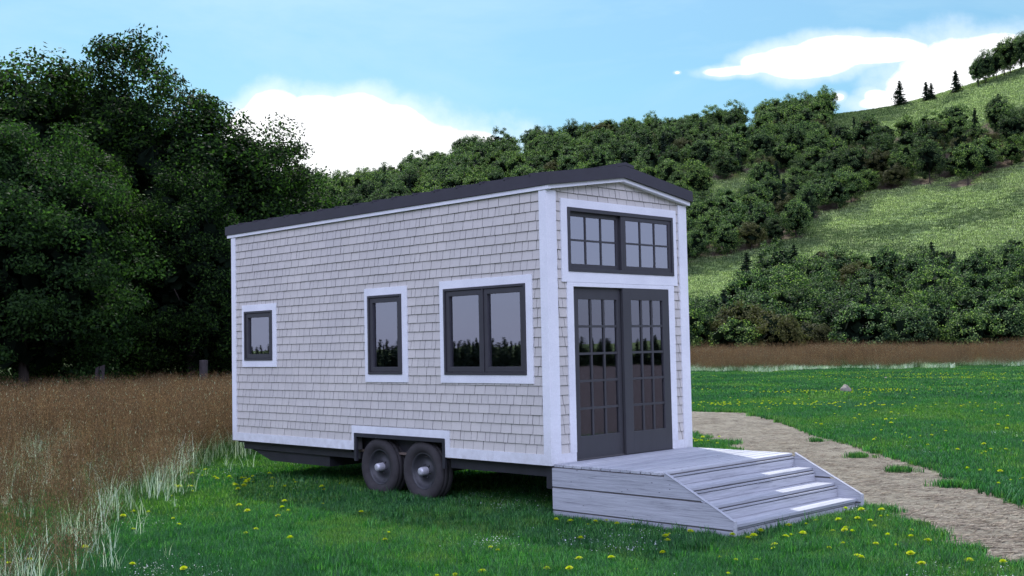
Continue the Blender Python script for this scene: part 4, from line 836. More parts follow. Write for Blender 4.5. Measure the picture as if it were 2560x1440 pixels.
# big trees on the left; unit tree: height 16, radius 4.6
egg = lambda t: 1.12 - .5 * max(0, t - .55) / .45
BC = [big_crown(21 + i, 4.3, 7.6, 8.0, 190, 330, 1.15, .19, M['leaf_big'], shell=.5, flat=.6, droop=.25, shape=egg) for i in range(3)]
g_ = np.random.default_rng(5)
BT = [limbs_mesh('trunk', 12.5, .33, 12, 3.9, g_) for i in range(2)]
BCL = big_crown(31, 3.6, 5.0, 5.3, 170, 360, .85, .13, M['leaf_light'], shell=.5, flat=.6, droop=.2, shape=egg)
g_ = np.random.default_rng(6); BTS = limbs_mesh('trunk', 8.0, .2, 9, 2.6, g_)
BIG = [
 ('A', (10.0, 38.6), BC[0], .3, 1.12, .96, 'tall dark broadleaf tree at the left with the second highest rounded top'),
 ('B', (13.9, 38.9), BC[1], 1.1, .90, 1.0, 'tallest dark broadleaf tree of the left grove with feathery top against blue sky'),
 ('C', (14.6, 34.6), BC[2], 2.6, 1.0, .86, 'dark broadleaf tree stepping down right of the tallest tree in the grove'),
 ('D', (17.5, 35.0), BC[0], 4.0, .9, .77, 'dark broadleaf tree whose top meets the left edge of the white cloud'),
 ('E', (20.8, 36.4), BC[1], 5.2, .82, .74, 'dark broadleaf tree at the right end of the grove behind the rear roof corner'),
 ('F', (5.2, 28.0), BCL, .9, 1.0, .95, 'lighter green broadleaf tree in front of the grove at its left end'),
 ('G', (8.6, 31.0), BC[2], 3.1, .62, .62, 'lower dark tree filling the front of the grove beside the lighter tree'),
 ('H', (6.4, 40.2), BC[2], 5.9, .96, .95, 'tall dark tree partly outside the frame at the far left of the grove'),
 ('I', (12.4, 30.4), BC[0], .8, .60, .60, 'lower dark tree in the front of the grove left of the house'),
 ('J', (23.0, 37.6), BCL, 2.2, .80, .72, 'small bright yellowish green tree just above the rear end of the roof'),
 ('K', (14.6, 43.5), BC[0], 3.6, 1.1, .96, 'dark tree behind the grove filling the gap between the tallest crowns'),
]
for k, (n_, (x, y), cm, rz_, s, sz, lab) in enumerate(BIG):
    mk_tree('broadleaf_tree', (x, y, 0), cm, BTS if cm is BCL else BT[k % 2], rz_, s, lab, 'tree', 'large broadleaf trees left of the tiny house', sz)
# young tree reaching in at the left edge
g_ = np.random.default_rng(41)
P, O = crown_points(g_, 26, 60, .62, .75, 4.45, .22, shell=.4, flat=.6)
V, F = leaf_cards(P, .11, g_, .4, O, .4, .3)
mk_tree('young_tree', (-2.12, 11.96, 0), np_mesh('crown', V, F, M['leaf_light']), limbs_mesh('trunk', 4.6, .04, 6, .7, g_, .75), 0, 1, 'slender young tree with bright leaf sprays reaching in at the left edge', 'tree')

# hillside trees
def small_crown(seed, mat, rx=2.75, rz=2.9, zc=3.75, ncl=90, per=85, clr=.62, leaf=.20):
    g = np.random.default_rng(seed)
    P, O = crown_points(g, ncl, per, rx, rz, zc, clr, shell=.62, flat=.8, shape=lambda t: 1.05 - .25 * max(0, t - .6) / .4)
    V, F = leaf_cards(P, leaf, g, .7, O, .5, .3)
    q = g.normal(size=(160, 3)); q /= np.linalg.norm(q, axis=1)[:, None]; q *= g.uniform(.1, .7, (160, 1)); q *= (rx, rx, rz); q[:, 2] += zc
    V2, F2 = leaf_cards(q, 1.5, g, .8)  # inner cards take the dark painted-shade leaf colour
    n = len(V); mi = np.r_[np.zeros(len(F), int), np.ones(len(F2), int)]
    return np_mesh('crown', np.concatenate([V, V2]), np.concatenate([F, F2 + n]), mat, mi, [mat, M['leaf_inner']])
def conifer_crown(seed, h=7.5, r=1.7, tiers=15, open_=.0):
    g = np.random.default_rng(seed); P = []; O = []
    for k in range(tiers):
        t = (k + .3) / tiers; z = .7 + (h - .8) * t; rr = r * (1 - t) ** .85 + .1
        nb = int(9 - 4 * t)
        for j in range(nb):
            a = g.uniform(0, 6.283); ln = rr * g.uniform(.7, 1.12); n = int(26 * (1 - t) + 12)
            s = g.uniform(.05, 1, n); 
            x = np.cos(a) * s * ln + g.normal(size=n) * .09; y = np.sin(a) * s * ln + g.normal(size=n) * .09
            zz = z - .22 * s * ln + g.normal(size=n) * .07
            P.append(np.stack([x, y, zz], 1)); O.append(np.tile([0, 0, 1.], (n, 1)))
    P = np.concatenate(P); O = np.concatenate(O)
    V, F = leaf_cards(P, .3, g, .5, O, .35)
    q = np.zeros((70, 3)); tt = g.uniform(0, .9, 70); q[:, 2] = .8 + tt * (h - 1.2); q[:, :2] = g.normal(size=(70, 2)) * (.28 * r * (1 - tt))[:, None]
    V2, F2 = leaf_cards(q, .8, g, .7)
    return np_mesh('crown', np.concatenate([V, V2]), np.concatenate([F, F2 + len(V)]), M['needle'])
HB = [small_crown(51 + i, M['leaf_hill']) for i in range(5)]
HY = [small_crown(61, M['leaf_olive'])]
HC = [conifer_crown(71), conifer_crown(72, 7.5, 1.45, 17)]
g_ = np.random.default_rng(81)
HT_ = [limbs_mesh('trunk', 5.2, .13, 7, 2.2, g_, .35) for i in range(2)]
mbt = MB(); mbt.tube([(0, 0, -.3), (0, 0, 3.5), (0, 0, 7.2)], [.14, .09, .02], 7); CT = mbt.mesh('trunk', M['bark'], True)

def tree_zone(x, y):
    dx, dy = x - VX, y - VY; r = math.hypot(dx, dy); az = math.degrees(math.atan2(dx * RTX + dy * RTY, dx * FWX + dy * FWY))
    if r < 150: return ('lower', 'in the lower forest just behind the brown grass band', 'trees of the lower forest behind the brown grass')
    if r < 225: return ('mid', 'in the middle of the hillside forest', 'trees in the middle of the hillside forest')
    if az < 8: return ('ridge', 'along the wooded ridge beyond the roof', 'trees on the wooded ridge above the roof')
    return ('upper', 'in the upper hillside forest below the open ridge', 'trees in the upper hillside forest')
rd = random.Random(3)
def forest_pose(x, y, k):
    r = math.hypot(x - VX, y - VY)
    s = (.70 + (.30 if x * .47 - y * .88 > -75 else .42) * min(1, (r - 96) / 160)) * rd.uniform(.72, 1.02)
    s *= 1.32 if r < 150 else 1.12 if r > 170 else 1.2
    if k == 'c': s *= rd.uniform(.75, 1.05)
    return s, s * rd.uniform(.85, 1.1) * .96, rd.uniform(0, 6.28)
for x, y, k in FOREST_NEAR:
    s, sz, rz_ = forest_pose(x, y, k); zn = tree_zone(x, y)
    kind = {'b': 'dark green rounded broadleaf tree ', 'y': 'olive brown tinged broadleaf tree ', 'c': 'dark narrow conifer '}[k]
    if k == 'c': mk_tree('conifer_tree', (x, y, ground_z(x, y) - .1), rd.choice(HC), CT, rz_, s, kind + zn[1], 'conifer', 'conifers ' + zn[1], sz)
    else: mk_tree('broadleaf_tree', (x, y, ground_z(x, y) - .25 - .5 * (zn[0] == 'lower')), rd.choice(HB) if k == 'b' else HY[0], rd.choice(HT_), rz_, s, kind + zn[1], 'tree', ('olive ' if k == 'y' else '') + zn[2], sz)
pts, ro, ss, ix = [], [], [], []
srcs = []
for i, c in enumerate(HB + HY): srcs.append(src('forest_source', c))
for c in HC: srcs.append(src('forest_source', c))
for x, y, k in FOREST_FAR:
    s, sz, rz_ = forest_pose(x, y, k)
    pts.append((x, y, ground_z(x, y) - .3)); ro.append(rz_); ss.append(s)
    ix.append(rd.randrange(5) if k == 'b' else 5 if k == 'y' else 6 + rd.randrange(2))
scatter('far_forest', srcs, pts, ro, ss, ix, 'dense mass of dark green trees covering the far hillside behind the house', 'forest')
SPECIAL = [
 ('c', 257.0, 120.8, 6.6, 'tallest single dark spruce standing on the open grassy ridge', None, 0),
 ('c', 256.6, 113.8, 5.0, 'left tree of the two touching dark spruces on the open ridge', None, 1),
 ('c', 256.1, 112.3, 4.5, 'right and smaller tree of the two touching spruces on the ridge', None, 0),
 ('c', 258.3, 107.1, 5.8, 'lone dark spruce on the ridge nearest the ridge top broadleaf trees', None, 1),
 ('c', 128.9, 82.4, 4.6, 'leftmost of three dark conifers poking above the lower forest', None, 0),
 ('c', 125.9, 78.1, 4.9, 'middle of three dark conifers poking above the lower forest', None, 1),
 ('c', 130.4, 75.6, 5.3, 'rightmost of three dark conifers poking above the lower forest', None, 0),
 ('c', 228.3, 85.3, 4.4, 'single dark conifer rising from the upper forest under the ridge top trees', None, 1),
 ('b', 260.6, 102.7, 6.4, 'leftmost silhouetted broadleaf tree on the ridge top at the right', None, 0),
 ('b', 262.0, 101.5, 7.2, 'second silhouetted broadleaf tree from the left on the ridge top', None, 1),
 ('b', 263.9, 99.6, 6.6, 'third silhouetted broadleaf tree from the left on the ridge top', None, 2),
 ('b', 266.5, 98.7, 8.2, 'fourth silhouetted broadleaf tree from the left on the ridge top', None, 3),
 ('b', 266.3, 97.2, 8.6, 'tall silhouetted broadleaf tree, fifth from the left on the ridge top', None, 4),
 ('b', 270.0, 96.0, 8.6, 'sixth silhouetted broadleaf tree on the ridge top by the right edge', None, 0),
 ('b', 266.8, 93.6, 8.0, 'last silhouetted broadleaf tree on the ridge top, cut by the right edge', None, 1),
 ('b', 194.6, 85.2, 8.1, 'left of two lone round trees standing over bare soil on the meadow slope', None, 2),
 ('b', 192.7, 77.2, 7.8, 'right of two lone round trees standing over bare soil on the meadow slope', None, 3),
 ('b', 171.2, 97.3, 5.4, 'small lone tree at the upper left end of the meadow slope', None, 4),
]
for k, x, y, h, lab, _, v in SPECIAL:
    if k == 'c': s = h / 7.5; mk_tree('conifer_tree', (x, y, ground_z(x, y) - .1), HC[v], CT, v * 2.1, s * 1.55, lab, 'conifer', None, s)
    else: s = h / 6.7; mk_tree('broadleaf_tree', (x, y, ground_z(x, y) + .25), HB[v], HT_[v % 2], v * 1.7, s * .82, lab, 'tree', None, s)

# ------------------------------------------------------------------ grass and flowers
def field_pts(n, r0, r1, a0, a1, power=1.0):
    """random points in an annular sector round the viewing place; density ~ 1/r^power"""
    u = rng.uniform(size=n)
    if power == 2: r = r0 * (r1 / r0) ** u
    elif power == 1: r = r0 + (r1 - r0) * u
    else: r = np.sqrt(r0 ** 2 + (r1 ** 2 - r0 ** 2) * u)
    az = np.radians(rng.uniform(a0, a1, n)); c, s = np.cos(az), np.sin(az)
    return VX + r * (c * FWX + s * RTX), VY + r * (c * FWY + s * RTY), r
def np_inpoly(X, Y, P):
    c = np.zeros(len(X), bool); j = len(P) - 1
    for i in range(len(P)):
        xi, yi = P[i]; xj, yj = P[j]
        if yi != yj:
            c ^= ((yi > Y) != (yj > Y)) & (X < (xj - xi) * (Y - yi) / (yj - yi) + xi)
        j = i
    return c
TALL = [(.9, 8.9), (.0, 7.9), (-.7, 7.0), (-1.5, 5.9), (-1.9, 5.2), (-2.6, 4.5), (-3.1, 3.7), (-3.6, 2.9), (-4.1, 1.9), (-4.8, .7), (-5.6, -.4), (-9.2, 1.2), (-9, 5), (-5, 16), (2, 34), (8, 50), (28, 48), (24, 34), (13, 20), (6, 12), (1.6, 9.2)]
DECKR = (-.02, 2.58, -2.46, 0.02)
def in_deck(X, Y, m=0.): return (X > DECKR[0] - m) & (X < DECKR[1] + m) & (Y > DECKR[2] - m) & (Y < DECKR[3] + m)
def vnoise(X, Y, s, z=0):
    return np.array([noise.noise(Vector((x * s, y * s, z))) for x, y in zip(X, Y)])
def band_mask(X, Y, r):
    az = np.degrees(np.arctan2((X - VX) * RTX + (Y - VY) * RTY, (X - VX) * FWX + (Y - VY) * FWY))
    edge = 73.5 + 0.25 * (az - 8) + 2.0 * np.sin(az * .9) + 1.2 * np.sin(az * 2.3 + 1)
    return (r > edge), edge, az

# lawn grass: near tufts, then wider clumps further off
GV = ('grass', 'grass', 'grass_y', 'grass_b')
GS = [src('grass_source', blades_mesh('grass_tuft', 30, .085, .035, .085, .0075, M[GV[s]], .75, s)) for s in range(4)]
GS2 = [src('grass_source', blades_mesh('grass_clump', 46, .24, .05, .11, .017, M[GV[s]], .7, s + 10)) for s in range(4)]
GS3 = [src('grass_source', blades_mesh('grass_clump', 46, .6, .06, .13, .045, M[GV[s]], .7, s + 20)) for s in range(4)]
def lawn_layer(name, srcs, n, r0, r1, power, a0, a1, label, s0=.8, s1=1.25, under=True):
    X, Y, r = field_pts(n, r0, r1, a0, a1, power)
    keep = ~np_inpoly(X, Y, PATH) & ~in_deck(X, Y)
    keep &= ~((X > 2.7) & (X < 9) & (Y > 0) & (Y < 0))
    X, Y, r = X[keep], Y[keep], r[keep]
    nz = vnoise(X, Y, .55, 1.) ; sc_ = rng.uniform(s0, s1, len(X)) * (1 + .35 * nz)
    pts = np.stack([X, Y, np.full(len(X), .0)], 1)
    n2 = vnoise(X, Y, .32, 5.) + .5 * vnoise(X, Y, 1.7, 15.) + rng.normal(size=len(X)) * .13
    ix = np.where(n2 > .17, 2, np.where(n2 < -.17, 3, rng.integers(0, 2, len(X))))
    return scatter(name, srcs, pts, rng.uniform(0, 6.28, len(X)), sc_, ix, label, 'grass')
lawn_layer('lawn_grass', GS, 84000, 6, 17, 1, -32, 38, 'short green lawn grass in front of the house and steps')
lawn_layer('lawn_grass', GS2, 42000, 14.5, 40, 1, -28, 38, 'short green lawn grass beyond the path and beneath the house', .8, 1.2)
lawn_layer('lawn_grass', GS3, 26000, 38, 92, 1, -10, 38, 'short green lawn grass far off in front of the brown grass band', .8, 1.2)

# taller coarse tufts dotted through the lawn
GT = [src('grass_source', blades_mesh('coarse_tuft', 34, .07, .08, .15, .008, M['grass'], .8, s)) for s in (8, 9)]
X, Y, r = field_pts(9000, 8, 60, -26, 27, 2)
nz = vnoise(X, Y, .8, 14.); keep = (nz > -.05) & ~np_inpoly(X, Y, PATH) & ~in_deck(X, Y, .02)
X, Y, r = X[keep], Y[keep], r[keep]
scatter('coarse_grass', GT, np.c_[X, Y, np.zeros(len(X))], rng.uniform(0, 6.28, len(X)), rng.uniform(.6, 1.2, len(X)), rng.integers(0, 2, len(X)), 'coarse longer grass tufts dotted through the green lawn', 'grass')

# ragged grass tufts spilling over the path edges
tp = []
rd = random.Random(9)
for i in range(0, len(PATH), 1):
    x, y = PATH[i]
    if noise.noise(Vector((x * .9, y * .9, 7))) >.16 and -1 < y < 12 or rd.random() < .5:
        for k in range(rd.randint(1, 3)):
            tp.append((x + rd.gauss(0, .09), y + rd.gauss(0, .09)))
for cx, cy, rx_, n_ in ((8.7, 3.9, .35, 90), (9.6, 5.2, .4, 90), (2.55, -2.6, .2, 50), (1.35, -3.75, .15, 35), (1.9, -3.35, .14, 25), (6.4, -1.0, .16, 26), (8.0, .5, .18, 24), (10.2, 2.6, .1, 10), (.3, -5.1, .12, 20), (5.2, -2.3, .2, 40), (.8, -4.4, .12, 20)):
    for k in range(n_):
        tp.append((cx + rd.gauss(0, rx_ * .5), cy + rd.gauss(0, rx_ * .5)))
tp = np.array([p for p in tp if not (DECKR[0] < p[0] < DECKR[1] and DECKR[2] < p[1] < DECKR[3])])
scatter('path_edge_grass', GS, np.c_[tp, np.full(len(tp), .004)], rng.uniform(0, 6.28, len(tp)), rng.uniform(.8, 1.5, len(tp)), rng.integers(0, 3, len(tp)), 'loose grass tufts growing over the edges of the dirt path', 'grass')

# clover blossoms
def clover_patch(seed):
    g = np.random.default_rng(seed); n = 22; P = np.c_[g.normal(size=(n, 2)) * .13, g.uniform(.045, .085, n)]
    V, F = leaf_cards(P, .010, g, .9, np.tile([0, 0, 1.], (n, 1)), .6); return np_mesh('clover', V, F, M['clover'])
X, Y, r = field_pts(5200, 8, 60, -26, 27, 2)
nz = vnoise(X, Y, .5, 4.); keep = (nz > .16) & ~np_inpoly(X, Y, PATH) & ~in_deck(X, Y) & ~np_inpoly(X, Y, TALL)
X, Y, r = X[keep], Y[keep], r[keep]
scatter('clover_blossom', [src('clover_source', clover_patch(s)) for s in (1, 2)], np.c_[X, Y, np.zeros(len(X))], rng.uniform(0, 6.28, len(X)), rng.uniform(.7, 1.4, len(X)), rng.integers(0, 2, len(X)), 'tiny pale clover blossoms speckled through the lawn', 'clover')

# straw and small bits lying on the path
def straw_mesh(seed):
    g = np.random.default_rng(seed); V = []; F = []
    for i in range(16):
        x, y = g.normal(size=2) * .16; a = g.normal() * .45 + R(-45); l = g.uniform(.03, .12); w = g.uniform(.002, .006); z = g.uniform(.004, .012)
        dx, dy = math.cos(a) * l / 2, math.sin(a) * l / 2; nx, ny = -math.sin(a) * w, math.cos(a) * w; b = len(V)
        V += [(x - dx - nx, y - dy - ny, z), (x + dx - nx, y + dy - ny, z + .004), (x + dx + nx, y + dy + ny, z + .004), (x - dx + nx, y - dy + ny, z)]
        F.append((b, b + 1, b + 2, b + 3))
    return np_mesh('straw', V, F, M['straw'])
X, Y, r = field_pts(4200, 9, 32, 6, 27, 1)
keep = np_inpoly(X, Y, PATH) & ~in_deck(X, Y); X, Y = X[keep], Y[keep]
scatter('path_straw', [src('straw_source', straw_mesh(s)) for s in (1, 2, 3)], np.c_[X, Y, np.full(len(X), .006)], rng.uniform(-.3, .3, len(X)), rng.uniform(.7, 1.3, len(X)), rng.integers(0, 3, len(X)), 'dry straw bits and thin twigs lying on the dirt path', 'straw')

# tall dry grass: brown feathery heads over green stalks, with pale broad blades among them
def dry_clump(seed, hmax=1.15, nst=15, rad=.22):
    g = np.random.default_rng(seed); V = []; F = []; MI = []
    def quad(p, d, l, w, k):
        d = d / (np.linalg.norm(d) + 1e-9); s = np.cross(d, g.normal(size=3)); s = s / (np.linalg.norm(s) + 1e-9) * w / 2; b = len(V)
        V.extend([p - s, p + s, p + d * l + s * .3, p + d * l - s * .3]); F.append((b, b + 1, b + 2, b + 3)); MI.append(k)
    for i in range(nst):
        a = g.uniform(0, 6.283); r = rad * math.sqrt(g.uniform()); p = np.array([r * math.cos(a), r * math.sin(a), -.02])
        h = hmax * g.uniform(.6, 1.0); ln = g.normal(size=2) * .10; top = p + np.array([ln[0] * h, ln[1] * h, h])
        mid = p * .5 + top * .5 - np.array([ln[0], ln[1], 0]) * .1 * h
        quad(p, mid - p, np.linalg.norm(mid - p), .006, 0); quad(mid, top - mid, np.linalg.norm(top - mid), .004, 1)
        # panicle
        n = 30
        for j in range(n):
            t = g.uniform(.42, 1.0); c = mid + (top - mid) * ((t - .4) / .6); sp = .075 * (1.12 - t) / .6 + .012
            e = c + np.array([g.normal() * sp, g.normal() * sp, g.uniform(0, .05)])
            quad(e, np.array([g.normal() * .5, g.normal() * .5, 1.]), g.uniform(.02, .045), .0055, 2 if g.uniform() < .02 else 1)
    return np_mesh('dry_clump', V, F, None, MI, [M['dead'], M['dry'], M['pale']])
def pale_clump(seed, n=8, h0=.25, h1=.7, w=.009, rad=.14):
    g = np.random.default_rng(seed); V = []; F = []
    for i in range(n):
        a = g.uniform(0, 6.283); r = rad * math.sqrt(g.uniform()); x, y = r * math.cos(a), r * math.sin(a); h = g.uniform(h0, h1)
        d = g.uniform(0, 6.283); le = g.uniform(.1, .75) * h; prev = None; dx, dy = math.cos(d), math.sin(d)
        for k in range(5):
            t = k / 4; ww = w * (1 - t * .85) / 2
            c = (x + dx * le * t * t, y + dy * le * t * t, h * (t - .22 * t * t))
            b = len(V); V += [(c[0] + dy * ww, c[1] - dx * ww, c[2]), (c[0] - dy * ww, c[1] + dx * ww, c[2])]
            if k: F.append((b - 2, b - 1, b + 1, b))
    return np_mesh('pale_clump', V, F, M['pale'])
DS = [src('dry_source', dry_clump(s)) for s in (1, 2, 3)] + [src('dry_source', pale_clump(s)) for s in (4, 5)]
X, Y, r = field_pts(24000, 8.6, 60, -32, -3, 1)
keep = np_inpoly(X + .45 * vnoise(X, Y, 1.1, 31.), Y + .45 * vnoise(X, Y, 1.1, 37.), TALL)
nz = vnoise(X, Y, .42, 12.)
keep &= ~((nz > .10) & (r < 20))
keep &= ~((np.hypot(X + .9, Y - 10.6) < 1.5) & (rng.uniform(size=len(X)) < .97)) & ~((np.hypot(X + 3.6, Y - 5.2) < .6) & (rng.uniform(size=len(X)) < .9)) & ~((np.hypot(X + 5.1, Y - 1.9) < .8) & (rng.uniform(size=len(X)) < .8)); X, Y, r, nz = X[keep], Y[keep], r[keep], nz[keep]
dens = np.clip(.22 + .028 * (r - 9), 0, .8); keep = rng.uniform(size=len(X)) < dens
X, Y, r, nz = X[keep], Y[keep], r[keep], nz[keep]
pn = vnoise(X, Y, .8, 21.)
ix = np.where(rng.uniform(size=len(X)) < np.clip(.30 + 1.0 * pn, .08, .65), 3 + rng.integers(0, 2, len(X)), rng.integers(0, 3, len(X)))
scl = rng.uniform(.7, 1.15, len(X)) * np.clip(.62 + (r - 9) * .03, .62, 1.08) * np.where(ix >= 3, 1.25, 1.)
scatter('tall_dry_grass', DS, np.c_[X, Y, np.zeros(len(X))], rng.uniform(0, 6.28, len(X)), scl, ix, 'tall brown feathery meadow grass with pale blades at the left below the grove', 'grass')
# pale blades along the border of the brown grass and round the rear corner
bp = []
rd = random.Random(17)
for i in range(9):
    a, b = Vector(TALL[i]), Vector(TALL[i + 1])
    for k in range(int((b - a).length * 3.5)):
        p = a.lerp(b, rd.random()); bp.append((p.x + rd.gauss(-.1, .4), p.y + rd.gauss(.05, .4)))
bp = np.array(bp)
scatter('pale_border_grass', DS[3:], np.c_[bp, np.zeros(len(bp))], rng.uniform(0, 6.28, len(bp)), rng.uniform(.35, .8, len(bp)), rng.integers(0, 2, len(bp)), 'pale bright grass blades along the edge of the brown meadow grass', 'grass')
# far band at the foot of the forest
DF = [src('dry_source', dry_clump(s, 1.55, 22, .5)) for s in (11, 12)] + [src('dry_source', pale_clump(13, 22, .3, .8, .05, .5))]
for s_ in DF[:2]:
    pass
X, Y, r = field_pts(26000, 70, 103, -12, 38, 1)
mk, edge, az = band_mask(X, Y, r); X, Y, r, edge = X[mk], Y[mk], r[mk], edge[mk]
fr = np.clip(1 - (r - edge) / 6, 0, 1)
ix = np.where(rng.uniform(size=len(X)) < .08 + .22 * fr + .5 * vnoise(X, Y, .2, 8.), 2, rng.integers(0, 2, len(X)))
Z = np.array([ground_z(a, b) for a, b in zip(X, Y)])
scatter('far_dry_grass', DF, np.c_[X, Y, Z], rng.uniform(0, 6.28, len(X)), rng.uniform(.75, 1.2, len(X)) * (1 - .45 * fr) * (1 + .45 * vnoise(X, Y, .16, 3.)), ix, 'band of tall reddish brown grass with pale fringe at the far edge of the lawn', 'grass')

# tufts over the open hill slopes
hs = [src('hill_source', blades_mesh('hill_tuft', 34, .7, .10, .26, .055, M['hillgrass' if s < 3 else 'hillgrass_shade'], .7, s)) for s in (1, 2, 3)]
X, Y, r = field_pts(120000, 100, 302, -2, 34, 0)
Z = np.array([ground_z(a, b) for a, b in zip(X, Y)])
from mathutils.kdtree import KDTree
kd = KDTree(len(ALLTREES))
for i, p in enumerate(ALLTREES): kd.insert((p[0], p[1], 0), i)
kd.balance()
kp = np.array([kd.find((a - 1.2, b - 1.8, 0))[2] > 2.4 for a, b in zip(X, Y)])
X, Y, Z = X[kp], Y[kp], Z[kp]
scatter('hill_grass', hs, np.c_[X, Y, Z], rng.uniform(0, 6.28, len(X)), rng.uniform(.6, 1.3, len(X)), np.where(vnoise(X, Y, .035, 2.) + .6 * vnoise(X, Y, .12, 2.) + rng.normal(size=len(X)) * .18 > .08, 2, rng.integers(0, 2, len(X))), 'rough sunlit grass covering the open hill slopes', 'grass')  # noise patches of the darker copy stand in for shading

# dandelions
def dandelion_meshes(seed):
    g = np.random.default_rng(seed); V = []; F = []
    h = .105
    for ringk, (rr, n, tilt) in enumerate(((.036, 20, .10), (.029, 18, .30), (.020, 14, .6), (.011, 10, 1.0))):
        for k in range(n):
            a = 2 * math.pi * (k + g.uniform(-.3, .3)) / n; w = .0052; L_ = rr * g.uniform(.88, 1.1)
            dx, dy = math.cos(a), math.sin(a); z1 = L_ * math.sin(tilt) + .004 * ringk; rr1 = L_ * math.cos(tilt * .6)
            b = len(V)
            V += [(-dy * w * .3, dx * w * .3, h), (dy * w * .3, -dx * w * .3, h), (dx * rr1 + dy * w, dy * rr1 - dx * w, h + z1), (dx * rr1 - dy * w, dy * rr1 + dx * w, h + z1)]
            F.append((b, b + 1, b + 2, b + 3))
    fl = np_mesh('flower_head', V, F, M['petal'])
    mb = MB(); mb.tube([(0, 0, -.01), (.006, .003, .05), (0, 0, h)], [.0028, .0025, .0028], 5); st = mb.mesh('stem', M['stem'], True)
    V = []; F = []
    for k in range(6):
        a = k * 1.05 + g.uniform(-.2, .2); dx, dy = math.cos(a), math.sin(a); l = g.uniform(.06, .11); b = len(V); w = .011
        V += [(0, 0, .004), (dx * l * .5 + dy * w, dy * l * .5 - dx * w, .045), (dx * l, dy * l, .05), (dx * l * .5 - dy * w, dy * l * .5 + dx * w, .045)]
        F.append((b, b + 1, b + 2, b + 3))
    return fl, st, np_mesh('leaves', V, F, M['stem'])
DM = [dandelion_meshes(s) for s in (1, 2, 3)]
rd = random.Random(23)
dl = []
def flowers(cx, cy, n, sx, sy=None):
    for i in range(n):
        x, y = rd.gauss(cx, sx), rd.gauss(cy, sy or sx)
        if inpoly(x, y, PATH) and rd.random() < .93: continue
        if DECKR[0] - .05 < x < DECKR[1] + .05 and DECKR[2] - .05 < y < DECKR[3]: continue
        dl.append((x, y))
FL = FLOWER_CLUSTERS + [(14.6, 9.6, 0, 1), (20.3, 8.2, 60, .5, 1.6), (19.2, 12.2, 60, .6, 1.3), (27.2, 12.6, 80, .5, 1.8), (29.2, 10.6, 60, .5, 1.4), (42, 15.5, 110, .9, 2.6), (47, 17, 120, 1.0, 3), (34, 5, 60, 1.0, 1.6), (23.5, 1.2, 50, 1.2, .8), (16.5, -.6, 36, .9, .5)]
for c in FL: flowers(*c)
dl = [(x, y) for x, y in dl if not (0 < x < 2.6 and 0.3 < y < 6.7 and rd.random() < .8)]
def dist(p): return math.hypot(p[0] - VX, p[1] - VY)
dl.sort(key=dist)
def fzone(x, y):
    if x < 2.7 and y > -3.2 and x > -1.7: return 'in the shaded lawn close to the house and steps'
    if x < .2 and y < 0: return 'in the sunlit foreground lawn left of the path'
    if x < 0: return 'in the sunlit lawn between the house and the brown grass'
    if x + y < 6: return 'beside the dirt path'
    return 'in the sunny lawn on the far side of the path'
near, far = dl[:285], dl[285:]
for i, (x, y) in enumerate(near):
    e = empty('dandelion', (x, y, 0), rd.uniform(0, 6.28)); s = rd.uniform(.65, 1.08) * (1.0 if dist((x, y)) < 16 else 1.15); e.scale = (s, s, s * rd.uniform(.7, 1.15))
    e.rotation_euler = (rd.gauss(0, .12), rd.gauss(0, .12), rd.uniform(0, 6.28))
    zn = fzone(x, y); tag(e, 'yellow dandelion flower ' + zn, 'dandelion', 'dandelions ' + zn)
    fl, st, lf_ = DM[i % 3]
    link(bpy.data.objects.new('flower_head', fl), e); link(bpy.data.objects.new('stem', st), e); link(bpy.data.objects.new('leaves', lf_), e)
fa = np.array(far)
scatter('distant_dandelions', [src('dandelion_source', d[0]) for d in DM], np.c_[fa, np.zeros(len(fa))], rng.uniform(0, 6.28, len(fa)), rng.uniform(.8, 1.25, len(fa)), rng.integers(0, 3, len(fa)), 'distant drifts of yellow dandelions across the far lawn', 'dandelions')

# rocks and old posts
def rock(name, loc, s, seed, label, grp=None):
    bm = bmesh.new(); bmesh.ops.create_icosphere(bm, subdivisions=4, radius=1)
    for v in bm.verts:
        n = v.co.normalized(); d = 1 + .35 * noise.noise(n * 1.1 + Vector((seed, 0, 0))) + .12 * noise.noise(n * 3.2 + Vector((0, seed, 0))) + .03 * noise.noise(n * 11)
        v.co = Vector((n.x * s[0], n.y * s[1], n.z * s[2])) * d
        if v.co.z < -.3 * s[2]: v.co.z = -.3 * s[2]
    me = bpy.data.meshes.new(name); bm.to_mesh(me); bm.free(); me.materials.append(M['rock'])
    me.polygons.foreach_set('use_smooth', [True] * len(me.polygons))
    o = bpy.data.objects.new(name, me); link(o); o.location = loc; tag(o, label, 'rock', grp); return o
rock('rock', (28.2, 11.9, .1), (.26, .16, .24), 3.3, 'rounded brownish rock sitting among dandelions in the far lawn')
rock('small_stone', (41.2, 17.0, .04), (.16, .12, .10), 5.1, 'small pale stone in the lawn beyond the rounded rock')
